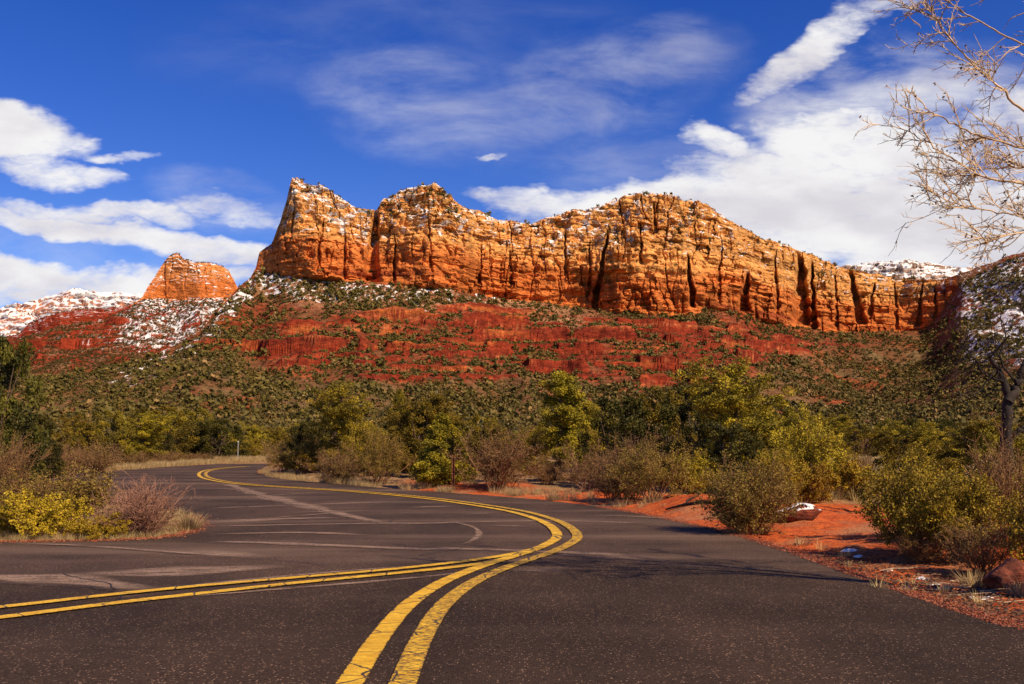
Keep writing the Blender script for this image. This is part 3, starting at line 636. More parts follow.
def line(P, w, zz, m, name):
    Vr, s, u = ribbon(P, lambda s, L, C: w * (1 + .07 * fbm(s * 3, 1.0, 0, 3)), zz, 3, .06)
    st = np.stack([s[:, None] + 0 * u[None], u[None] + 0 * s[:, None], 0 * s[:, None] * u[None]], -1)
    return mesh_np(name, Vr.reshape(-1, 3), gridfaces(*Vr.shape[:2])[:, ::-1], {'st': st.reshape(-1, 3)}, True, m)
struct('road_marking', line(off(Am, .155), .165, .0145, M_pa, 'road_marking'))
struct('road_marking', line(off(Am, -.155), .165, .0150, M_pb, 'road_marking'))
B1 = catmull(poly_px([(-300,636),(-120,620),(0,608.5),(111,596),(200,587),(300,578.3),(400,569.5),(470,561.5),(512,555),(540,548.7)]))
B2 = catmull(poly_px([(-300,652),(-120,632),(0,619),(111,605),(200,594.8),(300,583.8),(400,574),(460,567.5),(500,562)]))
struct('road_marking', line(B1, .155, .0160, M_pa, 'road_marking')); struct('road_marking', line(B2, .165, .0165, M_pa, 'road_marking'))

# ================= PLANT BUILDERS
def tube_mesh(name, polys, m, sides=5, vj=None):
    Vs, Fs, At, off_ = [], [], [], 0
    for (P, r) in polys:
        P = np.asarray(P, float); r = np.asarray(r, float); n = len(P); k = sides if r[0] > .02 else 3
        d = np.gradient(P, axis=0); d /= np.linalg.norm(d, axis=1)[:, None] + 1e-9
        ref = np.array([.31, .17, .93]) if abs(d[0, 2]) < .85 else np.array([1, .1, 0.]); a = np.cross(d, ref); a /= np.linalg.norm(a, axis=1)[:, None] + 1e-9; b = np.cross(d, a)
        th = np.linspace(0, 2 * np.pi, k, endpoint=False)
        ring = P[:, None] + (a[:, None] * np.cos(th)[None, :, None] + b[:, None] * np.sin(th)[None, :, None]) * r[:, None, None]
        Vs.append(ring.reshape(-1, 3)); i = np.arange(n - 1)[:, None] * k + np.arange(k)[None]; j = np.arange(n - 1)[:, None] * k + (np.arange(k)[None] + 1) % k
        Fs.append(np.stack([i, j, j + k, i + k], -1).reshape(-1, 4) + off_); At.append(np.full(n * k, random.random())); off_ += n * k
    return mesh_np(name, np.concatenate(Vs), np.concatenate(Fs), {'v': np.concatenate(At)}, True, m)
def branch(r, p, d, L, r0, r1, n=6, wob=.12, up=.0):
    P = [np.array(p, float)]; d = np.array(d, float); d /= np.linalg.norm(d)
    for i in range(n):
        d = d + r.normal(size=3) * wob + np.array([0, 0, up]); d /= np.linalg.norm(d); P.append(P[-1] + d * L / n)
    return np.array(P), np.linspace(r0, r1, n + 1)
def leaves(name, C, Rr, n, leaf, m, r, asp=.55, flatz=1.0, outward=.0, vbase=None):
    """n leaf-sized faces per clump scattered round the clump centres"""
    C = np.asarray(C); k = len(C); N_ = k * n
    idx = np.repeat(np.arange(k), n); u = r.normal(size=(N_, 3)); u /= np.linalg.norm(u, axis=1)[:, None]
    rad = r.uniform(0, 1, (N_, 1)) ** .45
    c = C[idx] + u * rad * np.asarray(Rr)[idx][:, None] * np.array([1, 1, flatz]); c[:, 2] = np.maximum(c[:, 2], .02)
    a = r.normal(size=(N_, 3)) + u * outward; a /= np.linalg.norm(a, axis=1)[:, None]; b = np.cross(a, r.normal(size=(N_, 3))); b /= np.linalg.norm(b, axis=1)[:, None]
    s = leaf * r.uniform(.55, 1.35, (N_, 1))
    v = np.stack([c - a * s, c - b * s * asp, c + a * s, c + b * s * asp], 1)
    vb = (r.uniform(0, .5, k) if vbase is None else vbase)[idx] + r.uniform(0, .5, N_) ** 1.6
    return mesh_np(name, v.reshape(-1, 3), np.arange(N_ * 4).reshape(-1, 4), {'v': np.repeat(np.clip(vb, 0, 1), 4)}, False, m)
def bark(name, c1, c2, sc=14):
    m, t, p, o = mat(name); tc = t.n('ShaderNodeTexCoord'); P = tc.outputs['Object']
    n = t.noise(t.mapv(P, (1, 1, .3)), sc, 5, .7); n2 = attr(t, 'v', 'Fac')
    c = t.mix(t.mr(t.m('ADD', n, t.m('MULTIPLY', n2, .25)), .4, .85), C4(c1), C4(c2)); t.L.new(c, p.inputs['Base Color']); t.L.new(t.bump(n, .7, .02), p.inputs['Normal'])
    return m
M_bark = bark('juniper_bark', (.035, .022, .015), (.12, .072, .045)); M_twig = bark('brown_twigs', (.10, .045, .018), (.37, .18, .08)); M_pink = bark('pinkish_twigs', (.17, .075, .045), (.44, .22, .14))
M_tan = bark('pale_bark', (.34, .22, .12), (.74, .53, .32), 9); M_dark = bark('dark_bark', (.012, .009, .008), (.045, .03, .022))
M_jun = leaf_mat('juniper_foliage', (.060, .052, .007), (.28, .20, .012), (.60, .40, .030))
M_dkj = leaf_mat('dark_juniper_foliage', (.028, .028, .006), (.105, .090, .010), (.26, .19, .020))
M_pin = leaf_mat('pinyon_needles', (.080, .068, .008), (.34, .24, .014), (.66, .44, .033))
M_olv = leaf_mat('olive_leaves', (.105, .084, .009), (.41, .285, .018), (.72, .47, .038))
M_yel = leaf_mat('yellow_green_leaves', (.20, .13, .010), (.46, .30, .018), (.66, .41, .035))
M_gry = leaf_mat('grey_green_leaves', (.11, .080, .014), (.33, .225, .036), (.52, .35, .085))
M_brl = leaf_mat('brown_leaves', (.13, .08, .025), (.28, .17, .055), (.46, .26, .11))
M_stw = leaf_mat('straw', (.34, .23, .09), (.55, .40, .17), (.70, .54, .27), .3)

def env_r(kind, h, th, ph):
    lob = 1 + .18 * math.sin(3 * th + ph) + .10 * math.sin(7 * th + 2 * ph + 5 * h)
    if kind == 'cone': return (max(.02, 1 - h) ** .65) * (.75 + .3 * min(1, h * 5)) * lob
    if kind == 'round': return math.sqrt(max(.0, 1 - (h * 1.25 - .30) ** 2)) * lob
    return math.sqrt(max(0, 1 - (2 * h - 1) ** 2)) * lob
def make_juniper(seed, kind='round', H=3.0, Wd=2.6, ncl=120, nleaf=190, m=M_jun, leaf=.045):
    r = np.random.default_rng(seed); C, Rr, br = [], [], []; ph = r.uniform(0, 6)
    for i in range(ncl):
        h = r.uniform(0.04, 1) if i % 4 else r.uniform(0.02, .3); th = r.uniform(0, 6.28); e = env_r(kind, h, th, ph) * Wd / 2 * r.uniform(.72, 1.0) * (1 if r.random() < .72 else .55)
        C.append([e * math.cos(th), e * math.sin(th), .08 + h * H * .93]); Rr.append(r.uniform(.17, .30) * Wd / 2.6 * (1.25 - .5 * h))
    for i in range(5):
        th = r.uniform(0, 6.28); P, q = branch(r, (0, 0, -.2), (math.cos(th) * (.12 if kind == 'cone' else .3), math.sin(th) * (.12 if kind == 'cone' else .3), 1), H * r.uniform(.55, .85), .06 * H / 3, .02, 8, .12, .05); br.append((P, q))
    for i in range(0, ncl, 2):
        c = np.array(C[i]); s = br[i % 5][0][min(7, max(1, int(c[2] / H * 7 - 1)))]; md = (s + c) / 2 + r.normal(size=3) * .08; br.append((np.array([s, md, c]), np.array([.025, .016, .008])))
    return [('trunk', tube_mesh('trunk', br, M_bark)), ('crown', leaves('crown', C, Rr, nleaf, leaf, m, r, .45, .9, 1.2))]
def make_pinyon(seed, H=4.5, Wd=3.2, open_=.5, nleaf=120, m=M_pin, slender=False):
    r = np.random.default_rng(seed); br, C, Rr = [], [], []
    P, q = branch(r, (0, 0, -.2), (r.normal() * .1, r.normal() * .1, 1), H, .13 * H / 4.5, .02, 14, .10, .06); br.append((P, q)); n = 30 if slender else 34
    for i in range(n):
        f = .10 + .88 * (i / n); b = P[int(f * 14)] * (1 - (f * 14) % 1) + P[min(14, int(f * 14) + 1)] * ((f * 14) % 1); th = i * 2.4 + r.normal() * .5
        prof = (1 - f) ** .7 * .95 + .14 if slender else math.sqrt(max(.03, 1 - (f * 1.25 - .42) ** 2)); L = Wd / 2 * prof * r.uniform(.65, 1.12)
        Q, w = branch(r, b, (math.cos(th), math.sin(th), r.uniform(-.05, .55)), L, .045 * (1.2 - f), .010, 6, .16, .05); br.append((Q, w))
        for j in range(2, 7):
            if r.random() < open_ * .35: continue
            c = Q[j] + r.normal(size=3) * np.array([.13, .13, .06]) * L * .7; C.append(c); Rr.append(r.uniform(.17, .32) * (1.15 - .3 * f) * (Wd / 3.2) ** .5)
            s = Q[j] + r.normal(size=3) * .22 * L; C.append(s + [0, 0, .06]); Rr.append(r.uniform(.15, .28)); br.append((np.array([Q[j - 1], (Q[j - 1] + s) / 2 + [0, 0, .03], s]), np.array([.012, .009, .005])))
    C.append(P[-1]); Rr.append(.16)
    return [('trunk', tube_mesh('trunk', br, M_bark)), ('crown', leaves('crown', C, Rr, nleaf, .046, m, r, .4, .75, .8))]
def make_twiggy(seed, H=1.6, Wd=2.0, nst=42, m=M_twig, lm=M_brl, nl=3, rad=.008, lf=.019, lev=(6, 4), bush=1.0):
    r = np.random.default_rng(seed); br, tips = [], []
    for i in range(nst):
        th = r.uniform(0, 6.28); e = r.uniform(0, 1) ** .6; d = np.array([math.cos(th) * e * Wd / H * .75, math.sin(th) * e * Wd / H * .75, 1.0]); L = H * r.uniform(.7, 1.05) * (1 - .12 * e)
        P, q = branch(r, (r.normal() * .06 * Wd, r.normal() * .06 * Wd, -.04), d, L, rad * 1.6, rad * .6, 8, .10, .02); br.append((P, q))
        for j in range(lev[0]):
            k = r.integers(2, 8); d2 = (P[k] - P[k - 1]) / np.linalg.norm(P[k] - P[k - 1]) + r.normal(size=3) * .55; Q, w = branch(r, P[k], d2, L * r.uniform(.2, .42) * bush, rad * .9, rad * .45, 4, .16, .03); br.append((Q, w)); tips.append(Q[-1])
            for l in range(lev[1]):
                k2 = r.integers(1, 5); d3 = (Q[k2] - Q[k2 - 1]) / np.linalg.norm(Q[k2] - Q[k2 - 1]) + r.normal(size=3) * .6; T, w3 = branch(r, Q[k2], d3, L * r.uniform(.08, .2) * bush, rad * .6, rad * .35, 3, .15, .03); br.append((T, w3)); tips.append(T[-1])
        tips.append(P[-1])
    parts = [('stems', tube_mesh('stems', br, m))]
    if nl: tips = np.array(tips); tips = tips[tips[:, 2] > .05]; parts.append(('foliage', leaves('foliage', tips, np.full(len(tips), .05 * H), nl, lf, lm, r, .55)))
    return parts
def make_leafy(seed, H=1.5, Wd=2.2, m=M_olv, nl=26, leaf=.026, nst=26, stem=M_twig, rr=.085, low=.25):
    r = np.random.default_rng(seed); br, C = [], []
    lob = r.uniform(0, 6, 3)
    for i in range(nst):
        th = r.uniform(0, 6.28); e = r.uniform(0, 1) ** .5; Hh = H * (1 + .14 * math.sin(2 * th + lob[0]) + .1 * math.sin(5 * th + lob[1]))
        d = np.array([math.cos(th) * e * Wd / 2, math.sin(th) * e * Wd / 2, Hh * math.sqrt(max(.05, 1 - .8 * e * e))]); L = np.linalg.norm(d)
        P, q = branch(r, (r.normal() * .05 * Wd, r.normal() * .05 * Wd, -.04), d, L * .97, .016 * H / 1.5, .006, 8, .09, .0); br.append((P, q))
        for j in range(9):
            k = r.integers(3, 9); d2 = (P[k] - P[k - 1]) / np.linalg.norm(P[k] - P[k - 1]) + r.normal(size=3) * .7; Q, w = branch(r, P[k], d2, L * r.uniform(.14, .32), .006, .003, 3, .15, .06); br.append((Q, w)); C += [Q[-1], Q[-2], Q[-1] + r.normal(size=3) * .06 * H]
        C.append(P[-1])
    C = np.array(C); C = C[C[:, 2] > low * H * r.uniform(0, 1, len(C))]
    return [('stems', tube_mesh('stems', br, stem)), ('foliage', leaves('foliage', C, np.full(len(C), rr * H / 1.5 * 1.3), nl, leaf, m, r, .6))]
def make_grass(seed, H=.35, Wd=.5, n=160):
    r = np.random.default_rng(seed); Vs = []
    th = r.uniform(0, 6.28, n); e = r.uniform(0, 1, n) ** .7; b = np.stack([np.cos(th) * e * Wd * .25, np.sin(th) * e * Wd * .25, 0 * e - .02], 1); L = H * r.uniform(.5, 1.1, n)
    tip = b + np.stack([np.cos(th + r.normal(size=n) * .5) * e * Wd * .4, np.sin(th + r.normal(size=n) * .5) * e * Wd * .4, L], 1); midp = (b + tip) / 2 + [0, 0, .06 * H]
    w = np.stack([np.sin(th), np.cos(th), 0 * th], 1) * .004
    return np.stack([b - w, b + w, midp + w * .8, midp - w * .8, midp - w * .8, midp + w * .8, tip + w * .2, tip - w * .2], 1).reshape(-1, 3), np.repeat(r.uniform(0, 1, n), 8)

PROTO = {}
def proto(kind, builders): PROTO[kind] = builders
proto('jun_round', [(make_juniper(11, 'round'), 3.0, 2.7), (make_juniper(12, 'round'), 3.0, 2.7), (make_juniper(13, 'round'), 3.0, 2.7)])
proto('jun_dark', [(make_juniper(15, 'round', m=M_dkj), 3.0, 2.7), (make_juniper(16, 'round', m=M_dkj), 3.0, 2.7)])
proto('jun_cone', [(make_juniper(21, 'cone', 3.4, 2.3, 210), 3.4, 2.4), (make_juniper(22, 'cone', 3.4, 2.3, 210), 3.4, 2.4)])
proto('pin', [(make_pinyon(31), 4.6, 3.3), (make_pinyon(32), 4.6, 3.3), (make_pinyon(33), 4.6, 3.3)])
proto('pin_slim', [(make_pinyon(41, 5.0, 2.8, .3, 150, slender=True), 5.1, 2.9)])
proto('twig', [(make_twiggy(51), 1.6, 2.1), (make_twiggy(52, nl=5), 1.6, 2.1), (make_twiggy(53, nl=8), 1.6, 2.1)])
proto('olive', [(make_leafy(61), 1.5, 2.3), (make_leafy(62), 1.5, 2.3), (make_leafy(63), 1.5, 2.3)])
proto('brownleaf', [(make_leafy(71, m=M_gry, nl=24, leaf=.018), 1.5, 2.3), (make_leafy(72, m=M_brl, nl=22, leaf=.018, stem=M_pink), 1.5, 2.3)])
proto('yellow', [(make_leafy(81, .6, 1.3, M_yel, 24, .016, 34, rr=.09), .6, 1.3), (make_leafy(82, .6, 1.3, M_yel, 20, .016, 34, rr=.09), .6, 1.3)])
proto('pink', [(make_twiggy(91, .85, 1.5, 110, M_pink, M_yel, 0, .0045, lev=(8, 4)), .86, 1.55)])
proto('sage', [(make_twiggy(95, 1.05, 1.25, 75, M_twig, M_gry, 9, .0045, .014, (8, 4)), 1.08, 1.25)])
proto('lowtwig', [(make_twiggy(96, .95, 1.3, 44, M_twig, M_gry, 7, .0055, .018, (7, 4)), .96, 1.3)])
NAMES = {'jun_dark': 'juniper_tree', 'jun_round': 'juniper_tree', 'jun_cone': 'juniper_tree', 'pin': 'pinyon_tree', 'pin_slim': 'pinyon_tree', 'twig': 'bare_shrub', 'olive': 'leafy_shrub', 'brownleaf': 'dry_shrub', 'yellow': 'yellow_shrub', 'pink': 'bare_shrub', 'sage': 'grey_shrub', 'lowtwig': 'dry_shrub'}
def place(kind, x, y, h, w, label, group=None, var=None, rot=None, dzz=0.0):
    B = PROTO[kind]; parts, H0, W0 = B[(var if var is not None else random.randrange(len(B))) % len(B)]
    e = bpy.data.objects.new(NAMES[kind], None); e.empty_display_size = .3; link(e)
    e.location = (x, y, gz(x, y) + dzz); e.rotation_euler = (0, 0, random.uniform(0, 6.28) if rot is None else rot); e.scale = (w / W0, w / W0, h / H0)
    tag(e, label, 'tree' if 'tree' in NAMES[kind] else 'shrub', group)
    for nm, me in parts: ob(nm, me, e)
    return e
def put(kind, px, y, toppx, wpx, label, **k):
    """stand a plant under image column px at depth y, tall enough to reach row toppx"""
    x, _ = at(px, y); z0 = gz(x, y); h = XK(px, toppx)[1] * y + CH - z0; w = wpx / F * y
    return place(kind, x, y, h, w, label, **k)
D = lambda py: G(512, py)[1]
# --- left
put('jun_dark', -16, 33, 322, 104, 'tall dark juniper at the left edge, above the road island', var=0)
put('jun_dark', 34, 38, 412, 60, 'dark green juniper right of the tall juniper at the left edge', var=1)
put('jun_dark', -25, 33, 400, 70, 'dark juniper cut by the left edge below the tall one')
put('twig', 4, 22, 428, 70, 'rust brown bare shrub cut by the left edge, behind the island', var=1)
put('twig', 52, 43, 440, 44, 'dry brown shrub between the dark juniper and the far road edge')
put('lowtwig', 78, D(528), 468, 96, 'dark leaved twiggy shrub behind the yellow shrubs on the island', var=0)
put('lowtwig', 22, D(523), 474, 80, 'sparse brown twiggy shrub on the island, left of the dark leaved one', rot=2.)
put('lowtwig', -8, D(533), 488, 60, 'brown twiggy shrub at the left edge of the island', rot=4.)
put('yellow', 46, D(536), 497, 92, 'bright yellow green shrub, the larger one on the island', var=0)
put('yellow', 104, D(537.5), 517, 62, 'low yellow green shrub between the big yellow one and the bare shrub', var=1)
put('yellow', -20, D(537), 507, 60, 'yellow green shrub cut by the left edge of the picture', var=1)
put('pink', 143, D(534), 476, 112, 'dense pinkish brown bare shrub at the tip of the road island')
# --- far side of the road, left
for q in [('twig', 98, 50, 440, 62, 'low rust coloured bare shrub on the far road edge, leftmost'), ('twig', 70, 47, 446, 50, 'grey brown bare shrub beside the rust coloured one at the far road edge'),
 ('jun_round', 78, 56, 420, 56, 'round olive juniper above the rust coloured shrubs'), ('jun_round', 108, 62, 408, 52, 'bright olive juniper, left neighbour of the broad one'),
 ('jun_round', 152, 78, 404, 78, 'broad bright juniper beyond the far road edge'), ('pin', 134, 72, 412, 58, 'loose pinyon just in front of the broad bright juniper'), ('jun_round', 190, 84, 406, 56, 'green juniper between the broad one and the darkest one'),
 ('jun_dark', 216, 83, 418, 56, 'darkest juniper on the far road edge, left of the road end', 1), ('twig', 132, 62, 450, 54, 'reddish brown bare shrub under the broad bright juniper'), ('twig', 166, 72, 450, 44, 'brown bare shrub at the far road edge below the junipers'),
 ('twig', 196, 78, 452, 40, 'orange brown low shrub in front of the darkest juniper'), ('olive', 246, 92, 440, 40, 'olive shrub behind the end of the visible road'), ('olive', 268, 95, 437, 40, 'green shrub right of the olive one at the road end'),
 ('jun_round', 262, 120, 428, 44, 'small juniper higher up behind the road end')]:
    put(*q[:6], var=q[6] if len(q) > 6 else None)
# --- centre
for q in [('brownleaf', 286, 52, 441, 52, 'brown shrub on the inner bend, nearest the road end', 1), ('olive', 305, 47, 446, 56, 'dark leafy shrub low on the inner bend'), ('twig', 318, 54, 425, 60, 'pinkish orange bare shrub behind the inner bend'),
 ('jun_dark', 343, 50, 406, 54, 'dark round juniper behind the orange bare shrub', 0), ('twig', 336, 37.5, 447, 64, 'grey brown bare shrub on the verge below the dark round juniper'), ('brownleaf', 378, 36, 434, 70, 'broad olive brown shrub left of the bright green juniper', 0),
 ('olive', 367, 42, 428, 54, 'olive shrub behind the broad olive brown one'), ('jun_cone', 399, 60, 388, 34, 'slim dark juniper rising behind the broad olive brown shrub', 1), ('jun_round', 420, 48, 425, 44, 'olive juniper between the slim dark one and the bright green one'),
 ('jun_cone', 443, 33, 412, 66, 'bright green juniper standing right behind the brown post', 0), ('twig', 499, 30.5, 424, 92, 'large grey brown bare shrub right of the brown post', 2), ('jun_round', 486, 44, 412, 50, 'olive juniper behind the large grey brown bare shrub'),
 ('pin_slim', 558, 36, 366, 84, 'tall slim pinyon standing above the scrub at the centre'), ('pin', 530, 42, 425, 56, 'olive pinyon left of the tall slim pinyon'), ('twig', 548, 33, 458, 46, 'pale straw coloured bare shrub under the tall slim pinyon', 0),
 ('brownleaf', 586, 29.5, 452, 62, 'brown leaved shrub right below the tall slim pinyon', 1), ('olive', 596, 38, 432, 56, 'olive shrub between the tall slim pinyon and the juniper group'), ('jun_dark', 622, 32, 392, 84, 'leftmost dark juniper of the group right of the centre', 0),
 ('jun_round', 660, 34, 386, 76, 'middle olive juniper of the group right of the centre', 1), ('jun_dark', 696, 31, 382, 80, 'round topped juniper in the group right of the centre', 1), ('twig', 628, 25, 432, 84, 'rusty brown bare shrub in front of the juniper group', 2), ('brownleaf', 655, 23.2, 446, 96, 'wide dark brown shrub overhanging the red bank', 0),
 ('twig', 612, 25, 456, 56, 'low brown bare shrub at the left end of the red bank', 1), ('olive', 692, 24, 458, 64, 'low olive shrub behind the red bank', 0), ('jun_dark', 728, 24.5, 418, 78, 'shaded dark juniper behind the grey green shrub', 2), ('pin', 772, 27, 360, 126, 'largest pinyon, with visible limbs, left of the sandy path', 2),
 ('pin', 742, 30, 392, 78, 'olive pinyon leaning behind the largest pinyon'), ('olive', 808, 25, 432, 78, 'bright olive shrub at the right foot of the largest pinyon'), ('olive', 780, 22.5, 455, 70, 'olive shrub in front of the largest pinyon'), ('yellow', 838, 24.5, 462, 70, 'yellow green low shrub beyond the bend of the sandy path'),
 ('yellow', 800, 23.5, 468, 60, 'yellow green low shrub left of the bend of the sandy path'), ('sage', 749, D(533), 462, 90, 'grey green wispy shrub on the verge beside the snow capped rock')]:
    put(*q[:6], var=q[6] if len(q) > 6 else None)
# --- right
for q in [('jun_round', 862, 62, 424, 60, 'round juniper beyond the straw coloured clearing'), ('olive', 826, 50, 438, 50, 'olive shrub at the far side of the clearing'), ('jun_round', 905, 27, 434, 78, 'round olive juniper right of the clearing', 2), ('twig', 862, 30, 448, 34, 'small grey shrub in the straw coloured clearing'),
 ('pin', 962, 27, 412, 84, 'large green pinyon behind the roadside shrubs at right', 1), ('jun_round', 1003, 24, 424, 70, 'olive juniper under the dark leaning trunk'), ('pin', 934, 34, 420, 66, 'pinyon between the round olive juniper and the large green one'),
 ('olive', 910, 12.6, 474, 110, 'bright olive leafy shrub nearest the path, right verge', 0), ('olive', 952, 11.9, 484, 112, 'broad olive leafy shrub in the middle of the right verge', 1), ('olive', 925, 14.5, 470, 110, 'olive leafy shrub set back behind the two on the right verge', 2), ('olive', 990, 13.5, 478, 100, 'olive shrub behind the red boulder', 0),
 ('twig', 1008, 12.8, 428, 100, 'tall dark bare shrub at the right edge above the boulder', 0), ('twig', 975, 11.0, 516, 84, 'tangled bare shrub left of the red boulder', 1), ('olive', 1062, 10.5, 488, 120, 'olive shrub cut by the right edge of the picture', 2), ('brownleaf', 1035, 15.5, 462, 100, 'brown shrub at the right edge behind the bare one'), ('twig', 918, 12.0, 530, 70, 'low tangle of bare stems under the bright olive shrub', 0)]:
    put(*q[:6], var=q[6] if len(q) > 6 else None)
# --- belt of trees and shrubs between the road and the slopes
looks = {'jun_dark': 'dark green juniper', 'jun_round': 'round dark juniper', 'jun_cone': 'pointed juniper', 'pin': 'loose olive pinyon', 'twig': 'bare brown shrub', 'olive': 'olive leafy shrub', 'brownleaf': 'brown leaved shrub'}
def zone(px):
    for lim, s in [(70, 'behind the left edge junipers'), (200, 'beyond the far road edge'), (300, 'beyond the end of the road'), (420, 'behind the inner bend'), (530, 'behind the bright green juniper'), (600, 'behind the tall slim pinyon'), (720, 'behind the juniper group'), (830, 'behind the largest pinyon'), (920, 'beyond the straw clearing')]:
        if px < lim: return s
    return 'behind the large right pinyon'
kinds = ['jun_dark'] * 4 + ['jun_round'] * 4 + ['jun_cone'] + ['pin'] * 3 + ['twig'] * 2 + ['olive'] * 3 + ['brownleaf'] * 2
tries = 0; made = []; fill = []
ORDW = ['first', 'second', 'third', 'fourth', 'fifth', 'sixth', 'seventh', 'eighth', 'ninth', 'tenth']
while len(made) < 235 and tries < 9000:
    tries += 1; px = random.uniform(-60, 1090); y = 40 + 100 * random.random() ** .8; x, _ = at(px, y)
    if offroad(np.array([x]), np.array([y]))[0] < 2.5: continue
    if 828 < px < 895 and y < 70: continue
    if y < 60 and 170 < px < 290: continue
    if any((x - a) ** 2 + (y - b) ** 2 < 4.2 for a, b in made): continue
    made.append((x, y)); k = random.choice(kinds)
    h = {'jun_dark': random.uniform(2, 3.4), 'jun_round': random.uniform(2, 3.3), 'jun_cone': random.uniform(2.6, 4), 'pin': random.uniform(2.6, 4.2), 'twig': random.uniform(1.2, 2.2), 'olive': random.uniform(1.2, 2.2), 'brownleaf': random.uniform(1.2, 2)}[k]
    w = h * random.uniform(.8, 1.15) * (1.25 if k in ('twig', 'olive', 'brownleaf') else .95)
    band = 'near' if y < 62 else 'middle' if y < 95 else 'far'
    fill.append((px, looks[k], f"in {band} scrub {zone(px)}", place(k, x, y, h, w, 'x', group=f"{looks[k]}s {zone(px)}")))
from collections import defaultdict
_g = defaultdict(list)
for q in sorted(fill, key=lambda q: q[0]): _g[(q[1], q[2])].append(q[3])
for (lk, wh), L in _g.items():
    for i, o_ in enumerate(L): o_['label'] = f"{lk} {wh}" if len(L) == 1 else f"{ORDW[min(i, 9)]} {lk} from the left {wh}" 

# ================= DRY GRASS
def grass_stuff(name, pts, label, H=.3, seed=1):
    ps = [make_grass(seed * 10 + i, H, .5, 46) for i in range(5)]; Vs, A = [], []
    for (x, y, s) in pts:
        v, a = ps[random.randrange(5)]; an = random.uniform(0, 6.28); c, s_ = math.cos(an), math.sin(an); q = v * s
        Vs.append(np.stack([q[:, 0] * c - q[:, 1] * s_ + x, q[:, 0] * s_ + q[:, 1] * c + y, q[:, 2] + gz(x, y)], 1)); A.append(a)
    Vv = np.concatenate(Vs); return tag(ob(name, mesh_np(name, Vv, np.arange(len(Vv)).reshape(-1, 4), {'v': np.concatenate(A)}, False, M_stw)), label, 'grass', kind='stuff')
pts = []
for _ in range(2600):
    k = random.randrange(3, len(R_edge) - 1) if random.random() < .8 else random.randrange(0, 4); a, b = R_edge[k], R_edge[min(k + 1, len(R_edge) - 1)]; q = a + (b - a) * random.random(); d = (b - a) / np.linalg.norm(b - a)
    o_ = .1 + abs(random.gauss(0, .9)); x, y = q[0] + d[1] * o_, q[1] - d[0] * o_
    if y < 27 and x > 1.5 and random.random() < .8: continue
    if fbm(x / 1.6, y / 1.6, 4, 2) < .02 or (y < 21 and random.random() < .985): continue
    pts.append((x, y, random.uniform(.3, .95)))
grass_stuff('dry_grass', pts, 'straw coloured dry grass along the right road edge', .30, 1)
pts = []
for k in range(3, len(B_edge) - 2):
    a, b = B_edge[k], B_edge[k + 1]; d = (b - a) / np.linalg.norm(b - a)
    for _ in range(int(np.linalg.norm(b - a) * 14)):
        q = a + (b - a) * random.random(); o_ = .15 + abs(random.gauss(0, .8)); pts.append((q[0] + d[1] * o_, q[1] - d[0] * o_, random.uniform(.7, 1.5)))
for _ in range(260): x, y = at(random.uniform(215, 285), random.uniform(80.5, 84)); pts.append((x, y, random.uniform(.7, 1.5)))
grass_stuff('dry_grass', pts, 'pale dry grass along the far road edge', .32, 2)
pts = []
for _ in range(1500):
    px = random.uniform(828, 905); y = random.uniform(24, 58); x, _ = at(px, y); pts.append((x, y, random.uniform(.8, 1.7)))
grass_stuff('dry_grass', pts, 'straw coloured grass filling the clearing beyond the path', .32, 3)
pts = []
for _ in range(900):
    px = random.uniform(-60, 198); py = random.uniform(512, 541); x, y = G(px, py)
    if inpoly(ISL, np.array([x]), np.array([y]))[0]: pts.append((x, y, random.uniform(.25, .6)))
grass_stuff('dry_grass', pts, 'short dry grass under the shrubs on the road island', .28, 4)
pts = []
for _ in range(9):
    px = random.uniform(780, 1024); py = 540 + (px - 780) * .25 + random.uniform(-4, 24); x, y = G(px, py); pts.append((x, y, random.uniform(.25, .7)))
grass_stuff('dry_grass', pts, 'thin dry grass at the foot of the right verge shrubs', .26, 5)
def tuft(px, py, H, Wd, seed, label, n=260):
    v, a = make_grass(seed, H, Wd, n); x, y = Gt(px, py); o_ = ob('grass_tuft', mesh_np('grass_tuft', v, np.arange(len(v)).reshape(-1, 4), {'v': a}, False, M_stw)); o_.location = (x, y, gz(x, y)); return tag(o_, label, 'grass tuft')
tuft(188, 531, .30, .62, 61, 'golden grass tuft at the right tip of the road island', 500); tuft(14, 536, .36, .7, 62, 'golden grass tuft at the left front of the road island', 420)
tuft(761, 533, .20, .5, 63, 'straw tuft at the foot of the grey green shrub'); tuft(738, 535, .16, .5, 64, 'small straw tuft left of the grey green shrub foot')
tuft(800, 545, .14, .5, 65, 'sparse straw tuft on the red soil below the snow capped rock', 70); tuft(974, 588, .18, .4, 66, 'dry grass tuft left of the red boulder', 200); tuft(1018, 597, .16, .3, 67, 'dry grass tuft in front of the red boulder', 160)

